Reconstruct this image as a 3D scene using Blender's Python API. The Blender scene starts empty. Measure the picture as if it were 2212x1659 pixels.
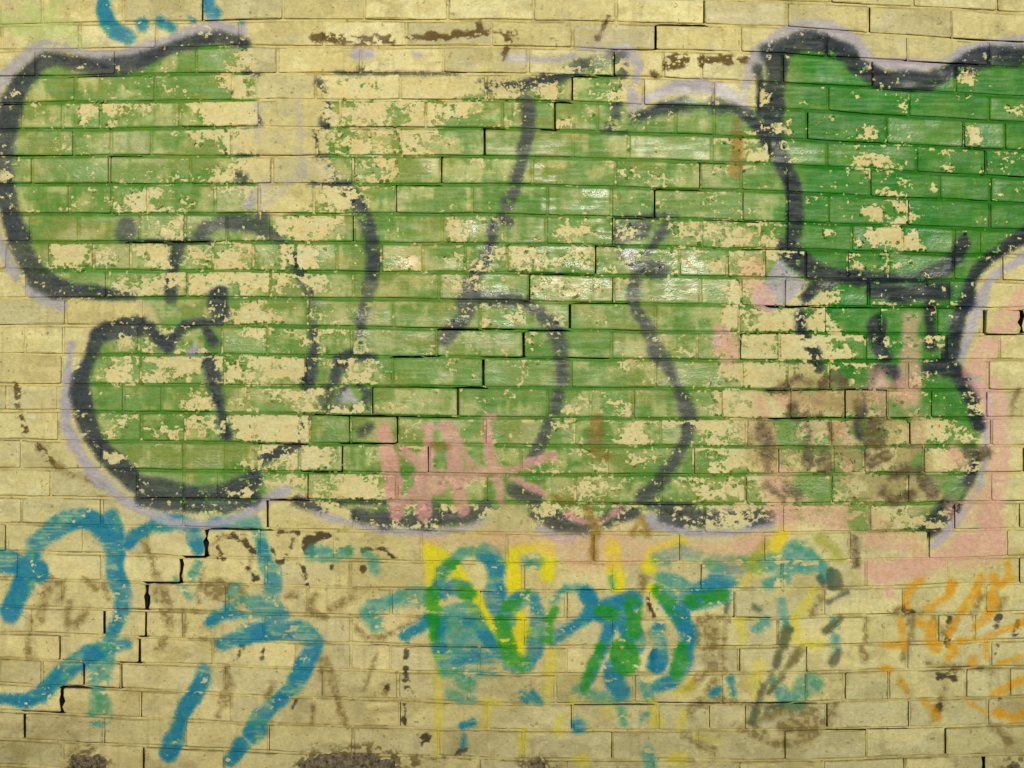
import bpy, math, random
import numpy as np
from mathutils import Vector

# ------------------------------------------------------------------ camera, sky, sun, exposure
FW, FH = 2212.0, 1659.0                 # the wall is surveyed in units of 1/2212 of the visible width
S = 3.6867 / FW                         # metres per survey unit (a course is about 100 mm)
Z0 = 0.32                               # height of the lowest visible course above the ground
scene = bpy.context.scene
cam = bpy.data.cameras.new("camera")
cam.sensor_width = 36.0
cam.lens = 36.0 * 4.0 / (FW * S)
cam.clip_end = 600.0
cam_o = bpy.data.objects.new("camera", cam)
scene.collection.objects.link(cam_o)
cam_o.location = (FW * S / 2, -4.0, Z0 + FH * S / 2)
cam_o.rotation_euler = (math.radians(90), 0, 0)
scene.camera = cam_o

SUN_EL, SUN_AZ = math.radians(18.0), math.radians(6.0)      # azimuth measured to the right of straight behind the camera
to_sun = Vector((math.sin(SUN_AZ) * math.cos(SUN_EL), -math.cos(SUN_AZ) * math.cos(SUN_EL), math.sin(SUN_EL)))
world = bpy.data.worlds.new("World")
scene.world = world
world.use_nodes = True
wn, wl = world.node_tree.nodes, world.node_tree.links
sky = wn.new("ShaderNodeTexSky")
sky.sky_type = 'NISHITA'
sky.sun_disc = False
sky.sun_elevation = SUN_EL
sky.sun_rotation = math.atan2(to_sun.x, to_sun.y)
bg = wn["Background"]
bg.inputs["Strength"].default_value = 0.06
wl.new(sky.outputs[0], bg.inputs[0])
sun = bpy.data.lights.new("sun", 'SUN')
sun.energy = 2.0
sun.angle = math.radians(11.0)
sun.color = (1.0, 0.965, 0.85)
sun_o = bpy.data.objects.new("sun", sun)
scene.collection.objects.link(sun_o)
sun_o.location = (4, -6, 6)
sun_o.rotation_euler = to_sun.to_track_quat('Z', 'Y').to_euler()
vs = scene.view_settings
vs.view_transform = 'Standard'
vs.look = 'None'
vs.gamma = 1.0
vs.use_curve_mapping = False
vs.exposure = 0.74

rng = np.random.default_rng(7)
random.seed(7)

# ------------------------------------------------------------------ survey of the courses
XS = np.array([0, 553, 1106, 1659, 2212], float)
J = [(-6, -16, -16, 1, 27), (54, 44, 44, 57, 94), (110, 100, 101, 115, 148), (166, 158, 159, 177, 210), (224, 216, 217, 235, 266),
     (281, 275, 278, 298, 327), (338, 337, 338, 354, 385), (398, 398, 399, 414, 440), (462, 462, 463, 479, 497),
     (523, 523, 527, 538, 553), (583, 586, 590, 601, 608), (644, 643, 650, 662, 665), (703, 704, 713, 719, 722),
     (765, 767, 773, 780, 778), (829, 833, 837, 841, 842), (887, 893, 903, 905, 902), (950, 957, 962, 966, 963),
     (1012, 1018, 1026, 1025, 1020), (1073, 1079, 1086, 1089, 1084), (1130, 1143, 1152, 1152, 1142),
     (1191, 1206, 1217, 1214, 1202), (1250, 1264, 1277, 1274, 1260), (1309, 1325, 1337, 1335, 1321),
     (1366, 1385, 1398, 1397, 1383), (1422, 1441, 1457, 1454, 1440), (1475, 1503, 1520, 1520, 1504),
     (1535, 1564, 1578, 1577, 1566), (1596, 1623, 1640, 1644, 1628), (1652, 1683, 1702, 1706, 1690)]
HEADS = [
 [91, 266, 439, 612, 787, 968, 1153, 1331, 1522, 1701, 1877, 2056],
 [4, 172, 338, 518, 700, 878, 1062, 1237, 1416, 1600, 1784, 1960, 2135],
 [78, 250, 425, 599, 779, 958, 1141, 1326, 1433, 1516, 1690, 1885, 2064],
 [-10, 162, 335, 502, 682, 865, 1050, 1235, 1390, 1541, 1638, 1788, 1963, 2136],
 [49, 135, 217, 389, 560, 735, 920, 1085, 1196, 1291, 1460, 1543, 1743, 1914, 2081],
 [-20, 160, 240, 327, 500, 685, 865, 1047, 1238, 1358, 1538, 1661, 1786, 1980, 2131],
 [70, 237, 412, 588, 763, 953, 1150, 1330, 1513, 1601, 1700, 1879, 2030, 2139],
 [-10, 150, 242, 319, 465, 560, 678, 855, 1020, 1183, 1321, 1413, 1603, 1700, 1789, 1960, 2139],
 [65, 170, 302, 400, 490, 585, 765, 955, 1085, 1180, 1325, 1516, 1641, 1700, 1840, 1950, 2061, 2116],
 [15, 107, 202, 282, 370, 460, 547, 638, 728, 823, 913, 1005, 1095, 1286, 1468, 1571, 1651, 1740, 1831, 1919, 2060, 2164],
 [57, 230, 405, 585, 763, 948, 1143, 1325, 1513, 1601, 1694, 1876, 2049],
 [-30, 142, 310, 485, 665, 850, 1037, 1231, 1416, 1596, 1781, 1900, 2024, 2126, 2204],
 [55, 137, 300, 480, 578, 760, 943, 1131, 1321, 1506, 1598, 1683, 1869, 2044, 2159],
 [-40, 135, 304, 485, 660, 848, 1043, 1233, 1416, 1603, 1700, 1790, 1960, 2134],
 [15, 125, 267, 350, 530, 710, 804, 990, 1183, 1276, 1368, 1558, 1706, 1824, 1916, 2010, 2130],
 [-45, 127, 305, 400, 490, 670, 757, 857, 1048, 1241, 1427, 1613, 1794, 1964, 2141],
 [46, 220, 397, 487, 553, 647, 740, 927, 1125, 1311, 1498, 1680, 1799, 1866, 1994, 2210],
 [-70, 110, 297, 397, 472, 668, 857, 1050, 1243, 1428, 1611, 1796, 1960, 2141],
 [47, 220, 397, 578, 765, 950, 1145, 1336, 1521, 1690, 1879, 2060, 2200],
 [15, 180, 320, 447, 560, 723, 910, 1095, 1281, 1470, 1650, 1834, 2005, 2174],
 [40, 220, 392, 575, 757, 940, 1130, 1321, 1513, 1689, 1871, 2044, 2200],
 [-40, 136, 318, 490, 665, 845, 1035, 1223, 1400, 1587, 1780, 1951, 2129],
 [70, 226, 317, 397, 570, 758, 945, 1130, 1321, 1496, 1680, 1869, 2025, 2104],
 [-45, 130, 301, 460, 640, 758, 843, 1035, 1223, 1410, 1596, 1760, 1959, 2140],
 [91, 183, 262, 485, 698, 860, 1013, 1200, 1370, 1558, 1741, 1824, 1919, 2086],
 [-40, 135, 304, 500, 678, 863, 1055, 1236, 1421, 1531, 1608, 1785, 1964, 2134],
 [54, 224, 400, 580, 763, 948, 1131, 1323, 1506, 1694, 1871, 2041],
 [-40, 135, 311, 485, 665, 850, 1035, 1223, 1410, 1596, 1779, 1954, 2124]]
NV = len(HEADS)                          # courses 0..NV-1 are surveyed
# open cracks: along beds (x0, x1, y, width) and up head joints (x, y0, y1, width)
BED_CRACKS = [(1416, 1522, 60, 2.2), (1327, 1416, 99, 1.8), (1235, 1290, 171, 2.5), (1201, 1228, 229, 2.5), (1165, 1193, 276, 2),
 (1047, 1088, 285, 2.5), (953, 1047, 343, 1.0), (855, 953, 402, 1.2), (1512, 1562, 356, 1.6), (1411, 1513, 412, 2.2), (1325, 1413, 471, 1.6),
 (1286, 1325, 535, 1.8), (1135, 1286, 596, 1.8), (1236, 1355, 658, 1.8), (1136, 1227, 716, 2.4), (1138, 1318, 774, 1.2),
 (945, 1038, 713, 3.0), (1045, 1106, 710, 2.0), (853, 908, 776, 3.4), (920, 945, 765, 2.2), (985, 1042, 840, 2.6), (808, 992, 905, 2.2),
 (804, 985, 838, 1.4), (678, 806, 901, 2.2), (743, 858, 957, 2.2), (648, 741, 1016, 2.0), (675, 745, 1029, 1.4), (553, 670, 960, 1.4),
 (588, 668, 1090, 2.2), (455, 522, 1147, 2.6), (395, 449, 1193, 3.4), (322, 374, 1252, 3.0), (262, 318, 1307, 1.6), (260, 302, 1428, 2.4),
 (138, 184, 1484, 3.0), (115, 132, 1531, 2.0), (1659, 1742, 660, 2.6), (1742, 2140, 664, 1.3), (1516, 1640, 479, 2.0), (1600, 1690, 545, 1.6),
 (1659, 1740, 902, 3.0), (1740, 1870, 900, 1.6), (1830, 1912, 846, 2.0), (1925, 1964, 904, 1.6), (1660, 1830, 843, 1.6), (1960, 2110, 112, 1.4), (2056, 2212, 72, 1.2),
 (1890, 1970, 202, 1.5), (2134, 2204, 722, 3.6), (150, 300, 170, .8), (0, 60, 224, 1.6), (0, 100, 338, 1.4), (235, 300, 338, 1.6), (280, 450, 523, 2.0), (1598, 1700, 722, 1.6),
 (700, 830, 1080, 1.0), (1330, 1500, 1090, 1.4), (300, 560, 1076, 1.2), (2080, 2130, 325, 1.4), (1500, 1760, 1519, 1.5), (1780, 1960, 1577, 1.2), (60, 230, 1072, .7), (0, 150, 950, .7),
 (220, 330, 1307, 1.0), (880, 1060, 1277, .9), (1000, 1180, 1337, .8), (800, 1100, 1398, .8), (1180, 1500, 1520, .9), (1560, 1660, 1334, 1.0), (2020, 2120, 1442, .9)]
BED_CRACKS += [(1290, 1326, 160, 2.2), (1044, 1131, 771, 2.0), (522, 583, 1144, 2.0), (741, 760, 957, 2.2), (302, 318, 1371, 2.2), (183, 262, 1484, 1.8), (54, 135, 1534, 1.8), (1131, 1143, 652, 2.0), (985, 1044, 839, 2.4), (374, 395, 1254, 2.4), (757, 806, 902, 2.4), (1192, 1200, 276, 2.2)]
HEAD_CRACKS = [(1522, -14, 57, 3.2), (1416, 60, 100, 4.0), (1326, 103, 160, 3.0), (1235, 173, 216, 3.4), (1198, 230, 276, 3.2), (1047, 287, 341, 3.4),
 (953, 344, 400, 2.6), (855, 402, 460, 2.2), (765, 464, 505, 1.8), (1513, 357, 412, 2.4), (1413, 414, 468, 2.6), (1325, 472, 534, 2.6), (1286, 538, 594, 2.8), (1143, 597, 650, 2.4),
 (1325, 600, 657, 2.6), (1231, 662, 714, 3.6), (1131, 718, 772, 3.8), (1044, 776, 832, 4.2), (990, 842, 902, 3.0), (804, 840, 902, 3.0), (757, 905, 955, 1.8),
 (860, 908, 955, 2.6), (741, 959, 1016, 2.6), (927, 962, 1020, 2.0), (664, 1030, 1082, 3.2), (579, 1090, 1142, 3.2), (447, 1148, 1192, 7.0), (392, 1196, 1250, 6.0), (318, 1256, 1310, 6.5),
 (316, 1314, 1368, 3.0), (226, 1315, 1366, 4.0), (302, 1374, 1428, 3.4), (262, 1430, 1484, 2.6), (183, 1430, 1482, 2.4), (135, 1486, 1532, 6.5), (54, 1540, 1590, 4.0), (304, 1492, 1556, 2.4),
 (131, 1370, 1422, 1.8), (91, 1428, 1475, 1.4), (439, 0, 44, 2.0), (1885, 124, 192, 3.0), (2056, 36, 78, 2.0), (1960, 88, 127, 2.4), (1877, 14, 62, 2.2), (1743, 244, 300, 2.0), (2081, 262, 322, 2.0),
 (2129, 326, 382, 2.4), (2138, 440, 494, 1.6), (1596, 660, 718, 1.6), (1598, 722, 778, 1.4), (1683, 722, 776, 1.8), (1876, 606, 660, 1.8), (2126, 668, 720, 4.0), (2204, 668, 718, 7.5),
 (1824, 846, 900, 2.6), (1916, 848, 902, 2.4), (1964, 908, 958, 2.2), (2141, 906, 960, 2.4), (2210, 966, 1016, 2.4), (1470, 1160, 1212, 1.6), (1513, 1218, 1272, 1.8), (1587, 1280, 1330, 2.4),
 (1680, 1340, 1392, 2.0), (1596, 1400, 1450, 2.0), (1741, 1404, 1450, 1.4), (1741, 1458, 1514, 1.8), (1824, 1460, 1514, 1.4), (1919, 1458, 1516, 2.2), (1785, 1522, 1572, 2.4), (1964, 1520, 1574, 2.2),
 (1871, 1580, 1636, 2.6), (1694, 1586, 1638, 1.4), (2041, 1575, 1628, 2.6), (2124, 1632, 1690, 6.0), (1954, 1640, 1690, 2.2), (1951, 1266, 1320, 1.4), (1871, 1206, 1262, 1.0), (311, 1626, 1680, 3.0),
 (224, 1555, 1600, 1.4), (698, 1446, 1500, .9), (863, 1520, 1570, 1.6), (1236, 1525, 1575, 1.4), (1323, 1585, 1640, 2.2), (1531, 1525, 1570, 1.0), (580, 1575, 1620, 1.4), (1689, 1216, 1272, 1.6), (237, 344, 396, 1.4)]
BW, JW = 5.4, 5.0                        # bed and head joint widths
for (x, y0, y1, w) in HEAD_CRACKS:        # a crack up a joint fixes where that joint is
    ym = (y0 + y1) / 2
    for k in range(NV):
        if np.interp(x, XS, J[k]) < ym < np.interp(x, XS, J[k + 1]):
            d = [abs(h - x) for h in HEADS[k]]
            i = int(np.argmin(d))
            if d[i] < 40:
                HEADS[k][i] = x
            else:
                HEADS[k].append(x)
                HEADS[k].sort()
NUP, NDN = 12, 4                         # courses above and below the surveyed ones
def jy(k, x):
    x = np.asarray(x, float)
    wob = .55 * np.sin(x / 37.0 + k * 1.73) + .6 * np.sin(x / 83.0 + k * 2.31) + .35 * np.sin(x / 19.0 + k * 4.1)
    if k < 0:
        return np.interp(x, XS, J[0]) + 61.0 * k + wob
    if k > NV:
        return np.interp(x, XS, J[NV]) + 61.0 * (k - NV) + wob
    return np.interp(x, XS, J[k]) + wob
XL, XR = -760.0, 2980.0
hr = random.Random(3)
def course_heads(k):
    h = list(HEADS[k]) if 0 <= k < NV else [hr.uniform(-80, 90) + 89 * (k % 2)]
    while h[0] > XL + 120:
        h.insert(0, h[0] - hr.choice((178, 178, 178, 92)) + hr.uniform(-5, 5))
    while h[-1] < XR - 120:
        h.append(h[-1] + hr.choice((178, 178, 178, 92)) + hr.uniform(-5, 5))
    return h
ALLH = {k: course_heads(k) for k in range(-NUP, NV + NDN)}

# ------------------------------------------------------------------ the paint on the wall: layers sprayed by code on a canvas in wall units
MX, MY, RS = 140, 70, 1.4                # canvas margin beyond the visible part, survey units per texel
CW, CH = int((FW + 2 * MX) / RS), int((FH + 2 * MY) / RS)
X1 = (np.arange(CW, dtype=np.float32) + .5) * RS - MX
Y1 = (np.arange(CH, dtype=np.float32) + .5) * RS - MY
XX = np.repeat(X1[None, :], CH, 0)
YY = np.repeat(Y1[:, None], CW, 1)
def win(x0, x1, y0, y1):
    return (slice(max(int((y0 + MY) / RS), 0), min(max(int((y1 + MY) / RS) + 1, 0), CH)), slice(max(int((x0 + MX) / RS), 0), min(max(int((x1 + MX) / RS) + 1, 0), CW)))

def vnoise(sx, sy=None, seed=0):
    sy = (sy or sx) / RS
    sx = sx / RS
    r = np.random.default_rng(seed)
    gw, gh = int(CW / sx) + 3, int(CH / sy) + 3
    g = r.random((gh, gw), dtype=np.float32)
    fy = np.arange(CH, dtype=np.float32) / sy
    fx = np.arange(CW, dtype=np.float32) / sx
    iy, ix = fy.astype(int), fx.astype(int)
    ty, tx = fy - iy, fx - ix
    ty = (ty * ty * (3 - 2 * ty))[:, None]
    tx = (tx * tx * (3 - 2 * tx))[None, :]
    a = g[iy] * (1 - ty) + g[iy + 1] * ty
    return a[:, ix] * (1 - tx) + a[:, ix + 1] * tx

def fbm(sx, sy=None, octv=4, seed=0, gain=0.55):
    sy = sy or sx
    out, amp, tot = 0.0, 1.0, 0.0
    for o in range(octv):
        out = out + amp * vnoise(max(sx / 2 ** o, 1.9), max(sy / 2 ** o, 1.9), seed * 31 + o)
        tot += amp
        amp *= gain
    out = out / tot
    return np.clip((out - 0.5) * 2.1 + 0.5, 0, 1)       # roughly uniform in 0..1

def box(a, r):
    for ax in (0, 1):
        n = a.shape[ax]
        c = np.cumsum(a, axis=ax, dtype=np.float64)
        c = np.concatenate([np.zeros_like(np.take(c, [0], ax)), c], axis=ax)
        hi = np.minimum(np.arange(n) + r + 1, n)
        lo = np.maximum(np.arange(n) - r, 0)
        sh = [1, 1]
        sh[ax] = n
        a = ((np.take(c, hi, ax) - np.take(c, lo, ax)) / (hi - lo).reshape(sh)).astype(np.float32)
    return a

def sstep(a, b, x):
    t = np.clip((x - a) / (b - a), 0, 1)
    return t * t * (3 - 2 * t)

edge_n = fbm(14, octv=3, seed=91) - 0.5
IY, IX = np.mgrid[0:CH, 0:CW].astype(np.int32)
def broken(a, amp, seed):
    """the noise a, torn to jagged shapes and set off anew on every brick"""
    dx = (fbm(13, 11, 3, seed) - .5) * amp / RS + b_r1 * 1500
    dy = (fbm(13, 11, 3, seed + 1) - .5) * amp / RS + b_r2 * 1100
    return a[(IY + dy.astype(np.int32)) % CH, (IX + dx.astype(np.int32)) % CW]
speck = rng.random((CH, CW), dtype=np.float32)
wide_n = fbm(75, 60, 2, 92) - .5

def stroke(lay, pts, w, soft=6.0, a=1.0, jit=2.2):
    """a sprayed or brushed line: pts (x, y[, width]), kept as the largest coverage so far"""
    P = [(p[0], p[1], 1.15 * (p[2] if len(p) > 2 else w)) for p in pts]
    if len(P) == 1:
        P = P * 2
    m = max(p[2] for p in P) / 2 + soft + jit + 2
    sl = win(min(p[0] for p in P) - m, max(p[0] for p in P) + m, min(p[1] for p in P) - m, max(p[1] for p in P) + m)
    X, Y = XX[sl], YY[sl]
    if X.size == 0:
        return
    d = np.full(X.shape, 1e6, np.float32)
    for (ax, ay, aw), (bx, by, bw) in zip(P[:-1], P[1:]):
        vx, vy = bx - ax, by - ay
        L = vx * vx + vy * vy
        t = np.clip(((X - ax) * vx + (Y - ay) * vy) / L, 0, 1) if L > 0 else np.zeros_like(X)
        dd = np.hypot(X - ax - t * vx, Y - ay - t * vy) - (aw + t * (bw - aw)) / 2
        np.minimum(d, dd, out=d)
    d += wide_n[sl] * min(P[0][2], 34) * .34 + edge_n[sl] * jit * 2 + (speck[sl] - .5) * soft * .75
    np.maximum(lay[sl], a * (1 - sstep(-soft, soft, d)), out=lay[sl])

def poly(lay, pts, soft=3.0, a=1.0, jit=4.0):
    P = np.array(pts, np.float32)
    sl = win(P[:, 0].min() - 10, P[:, 0].max() + 10, P[:, 1].min() - 10, P[:, 1].max() + 10)
    X = XX[sl] + edge_n[sl] * jit * 2
    Y = YY[sl] + edge_n[::-1][sl] * jit * 2
    ins = np.zeros(X.shape, bool)
    n = len(P)
    for i in range(n):
        (ax, ay), (bx, by) = P[i], P[(i + 1) % n]
        if ay == by:
            continue
        c = ((ay > Y) != (by > Y)) & (X < (bx - ax) * (Y - ay) / (by - ay) + ax)
        ins ^= c
    f = box(ins.astype(np.float32), max(int(soft), 1)) if soft >= 1 else ins.astype(np.float32)
    np.maximum(lay[sl], a * f, out=lay[sl])

def layer():
    return np.zeros((CH, CW), np.float32)

# per-brick maps: distance to the brick's edge, one random tone, and which side is up
bed_d = np.zeros((CH, CW), np.float32)           # the same, counting only the beds above and below
edge_d = np.zeros((CH, CW), np.float32)          # 0 in joints, grows to the middle of a brick
top_d = np.full((CH, CW), 30, np.float32)        # distance below the brick's upper edge
b_r1 = np.full((CH, CW), 0.5, np.float32)
b_r2 = np.full((CH, CW), 0.5, np.float32)
br = np.random.default_rng(11)
for k in range(-3, NV + 2):
    hs = ALLH[k]
    for a, b in zip(hs[:-1], hs[1:]):
        if b < -MX or a > FW + MX:
            continue
        xa, xb = a + JW / 2, b - JW / 2
        sl = win(xa, xb, min(float(jy(k, xa)), float(jy(k, xb))) - 4, max(float(jy(k + 1, xa)), float(jy(k + 1, xb))) + 4)
        xs = X1[sl[1]]
        if len(xs) == 0 or len(Y1[sl[0]]) == 0:
            continue
        yt = (jy(k, xs) + BW / 2).astype(np.float32)
        yb = (jy(k + 1, xs) - BW / 2).astype(np.float32)
        Y, X = YY[sl], XX[sl]
        dt, db = Y - yt[None, :], yb[None, :] - Y
        d = np.minimum(np.minimum(dt, db), np.minimum(X - xa, xb - X))
        ins = d > 0
        edge_d[sl] = np.where(ins, d, edge_d[sl])
        bd = np.minimum(dt, db)
        bed_d[sl] = np.where(bd > 0, bd, bed_d[sl])
        top_d[sl] = np.where(ins, dt, top_d[sl])
        b_r1[sl] = np.where(ins, br.random(), b_r1[sl])
        b_r2[sl] = np.where(ins, br.random(), b_r2[sl])
joint = (edge_d <= 0.01).astype(np.float32)
for k in range(-3, NV + 2):              # across a head joint the beds' distance runs on
    for h in ALLH[k]:
        sl = win(h - JW / 2 - 2, h + JW / 2 + 2, float(jy(k, h)) + BW / 2, float(jy(k + 1, h)) - BW / 2)
        if bed_d[sl].size:
            bed_d[sl] = np.maximum(bed_d[sl], np.minimum(YY[sl] - float(jy(k, h)) - BW / 2, float(jy(k + 1, h)) - BW / 2 - YY[sl]))
bed_j = box((bed_d <= 0.01).astype(np.float32), 2)
joint_s = box(joint, 2)
headv = joint_s * (1 - np.clip(bed_j * 1.5, 0, 1)) * (b_r1 > .55)       # the head joints that still show

rgb = np.zeros((3, CH, CW), np.float32)
def C(*c):
    return np.array(c, np.float32) / 255.0
def blend(col, al):
    ys = np.flatnonzero(al.max(1) > .004)
    xs = np.flatnonzero(al.max(0) > .004)
    if len(ys) == 0:
        return
    sl = (slice(ys[0], ys[-1] + 1), slice(xs[0], xs[-1] + 1))
    a = al[sl]
    for c in range(3):
        r = rgb[c][sl]
        k = col[c][sl] if np.ndim(col[c]) == 2 else np.float32(col[c])
        r += (k - r) * a
def mix3(c1, c2, t):
    t = np.clip(t, 0, 1)
    return [c1[c] + (c2[c] - c1[c]) * t for c in range(3)]

n60 = fbm(70, 50, 4, 1)
n25 = fbm(26, 22, 4, 2)
n200 = fbm(330, 300, 3, 3)
n12 = fbm(11, 9, 3, 4)
n6 = fbm(5, 4, 2, 5)
flake = fbm(62, 28, 5, 6, gain=0.54)
flake2 = fbm(28, 12, 4, 8, gain=0.6)
streak = fbm(46, 5, 3, 7)

# ---- old cream coats: a yellow one and a paler, greyer one under it, lost in patches brick by brick
cream_y = C(201, 190, 132)
cream_g = C(187, 180, 134)
cream_p = C(206, 200, 150)
rgb[:] = cream_y[:, None, None]
patch = sstep(.46, .52, n60 * .45 + b_r1 * .55) * sstep(0, 3, edge_d)
blend(cream_g, patch * .85)
patch2 = sstep(.60, .64, n25 * .5 + b_r2 * .5) * sstep(1, 5, edge_d) * sstep(.1, .5, 1 - np.abs(YY - 500) / 900)
blend(cream_p, patch2 * .65)
blend(C(208, 188, 112), sstep(.5, .9, n200) * .20)
blend(C(190, 182, 128), (1 - sstep(.1, .5, n200)) * .30)
blend(C(200, 180, 124), sstep(0, 1, (YY - 900) / 500) * (1 - sstep(900, 1700, XX)) * .30)
blend(C(186, 180, 126), sstep(1500, 2300, XX) * .30)
blend(C(200, 182, 106), bed_j * .35)
rgb *= (1 + (b_r2 - .5) * .09 + (n25 - .5) * .05)[None]
# streaky grime; its increase down the wall also paints in light falloff
grime_falloff = sstep(.55, .95, fbm(120, 60, 5, 12)) * sstep(850, 1500, YY)
blend(C(140, 124, 74), grime_falloff * .24)
blend(C(126, 112, 66), sstep(.62, .95, fbm(60, 40, 4, 13)) * sstep(1150, 1650, YY) * .26)
# broken hairlines of dirt along the joint edges
jl = np.maximum((1 - sstep(.8, 3.6, bed_d)) * sstep(0, .8, bed_d), (1 - sstep(.8, 3.2, edge_d)) * sstep(0, .8, edge_d) * sstep(.45, .6, vnoise(50, 60, 78)) * .9)
hl = sstep(.42, .66, fbm(60, 18, 4, 14)) * (.6 + .4 * sstep(.3, .7, n6))
blend(C(92, 80, 40), jl * hl * .72)
blend(C(120, 102, 52), joint_s * sstep(.62, .85, fbm(70, 30, 4, 15)) * .40)
# pin holes and flecks of dirt
blend(C(112, 98, 54), sstep(.90, .97, n12 * .75 + n6 * .25) * .55)
run = fbm(9, 120, 4, 16) * .6 + fbm(60, 80, 3, 17) * .4             # thin soot runs
blend(C(128, 116, 72), sstep(.66, .9, run) * .16)
blend(C(116, 104, 62), sstep(.70, .95, broken(fbm(80, 40, 4, 18), 16, 67)) * .18)

# ---- faint tint strokes on the upper left
L = layer()
for p in ([(60, 20), (110, 70), (150, 60)], [(0, 45), (60, 60)], [(120, 10), (90, 100)], [(160, 80), (175, 100)]):
    stroke(L, p, 30, 16)
blend(C(158, 190, 108), L * .45)

# ---- old brown brush and spray marks
L = layer()
for p, w in (([(680, 80), (735, 84), (848, 86)], 13), ([(880, 80), (960, 78), (1053, 71)], 13), ([(1038, 54), (1036, 74)], 15), ([(1066, 70), (1110, 73)], 11),
             ([(1098, 88), (1095, 104), (1088, 120), (1076, 134)], 11), ([(1313, 36), (1301, 66), (1291, 82)], 9), ([(1440, 140), (1456, 131), (1470, 128)], 24),
             ([(1532, 132), (1560, 128), (1618, 133)], 13), ([(1410, 160), (1416, 165)], 11), ([(1516, 126), (1517, 138)], 8),
             ([(34, 836), (36, 872)], 11), ([(43, 896), (55, 932)], 11), ([(83, 962), (100, 987), (117, 1000)], 9), ([(336, 184), (333, 176)], 17)):
    stroke(L, p, w, 3.5, jit=4)
br_old = L * sstep(.30, .38, broken(flake2, 14, 75) * .6 + n12 * .4)
blend(C(86, 68, 32), br_old * .9)
L = layer()
for p, w in (([(120, 1004), (150, 1022), (195, 1037), (228, 1052)], 13), ([(310, 1160), (327, 1204), (337, 1242), (350, 1269), (360, 1314), (366, 1357)], 17),
             ([(357, 1379), (342, 1400)], 15), ([(340, 1100 + 150), (338, 1300)], 6),
             ([(150, 1300), (147, 1349), (163, 1352), (195, 1312)], 14), ([(100, 1262), (140, 1258), (135, 1290)], 12), ([(110, 1250), (98, 1290), (88, 1340)], 12), ([(180, 1250), (205, 1270)], 12), ([(66, 1340), (66, 1420)], 13),
             ([(226, 1270), (234, 1290)], 12), ([(400, 1370), (399, 1322), (465, 1320)], 11), ([(410, 1378), (470, 1384), (466, 1404)], 8), ([(470, 1275), (505, 1290)], 45),
             ([(460, 1180), (480, 1155), (525, 1168), (545, 1192), (537, 1232)], 5), ([(440, 1230), (430, 1300)], 7), ([(490, 1440), (500, 1480), (470, 1545)], 16),
             ([(695, 1424), (695, 1466)], 12), ([(703, 1427), (718, 1469), (733, 1524), (746, 1562)], 12), ([(678, 1528), (672, 1560)], 10),
             ([(683, 1284), (668, 1302), (672, 1326), (700, 1334)], 12), ([(715, 1312), (753, 1294)], 13), ([(770, 1358), (790, 1377), (828, 1374), (873, 1352), (920, 1330)], 9),
             ([(813, 1412), (806, 1432), (796, 1466), (786, 1490)], 12), ([(833, 1480), (834, 1494)], 18), ([(620, 1290), (640, 1285)], 12), ([(590, 1480), (580, 1500)], 16),
             ([(1388, 1240), (1388, 1272)], 20), ([(1508, 1390), (1508, 1340), (1568, 1332), (1564, 1395), (1510, 1398)], 12), ([(1535, 1345), (1540, 1390)], 28), ([(1531, 1425), (1545, 1440)], 26),
             ([(1558, 1400), (1562, 1450)], 16), ([(1484, 1486), (1525, 1452)], 13), ([(1530, 1500), (1545, 1470)], 15), ([(1490, 1550), (1505, 1525), (1560, 1516), (1620, 1524)], 11), ([(1476, 1587), (1506, 1606), (1541, 1620)], 14),
             ([(1600, 1575), (1650, 1600)], 12), ([(1500, 1555), (1486, 1535), (1500, 1518), (1560, 1510), (1625, 1522)], 13), ([(1630, 1580), (1660, 1602), (1700, 1608), (1750, 1592), (1790, 1560), (1805, 1520)], 13), ([(1660, 1545), (1700, 1530), (1760, 1540), (1770, 1565), (1690, 1568)], 22), ([(1769, 1290), (1757, 1322)], 17), ([(1723, 1408), (1704, 1440)], 14), ([(1659, 1600), (1690, 1605), (1740, 1590), (1780, 1560), (1800, 1530)], 15), ([(1620, 1560), (1660, 1590)], 12),
             ([(1940, 1322), (1990, 1318)], 18), ([(1960, 1350), (1975, 1330), (1960, 1400), (1955, 1420)], 12), ([(2005, 1430), (2030, 1440), (2090, 1440), (2140, 1450)], 14), ([(2016, 1340), (2040, 1372), (2066, 1335)], 14),
             ([(2046, 1470), (2030, 1520), (2015, 1556)], 14), ([(2116, 1290), (2106, 1325)], 12), ([(2170, 1296), (2156, 1315)], 11), ([(2140, 1566), (2180, 1602)], 14), ([(1945, 1472), (1955, 1490)], 15), ([(1870, 1340), (1868, 1390)], 9),
             ([(1861, 1400), (1868, 1425)], 13), ([(1280, 1158), (1281, 1206)], 10), ([(2200, 842), (2186, 870)], 8), ([(2184, 876), (2184, 900)], 8)):
    stroke(L, p, w, 7, jit=3)
blend(C(112, 94, 48), L * (.40 + .45 * sstep(.35, .6, n12)) * .85)
L = layer()
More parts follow.
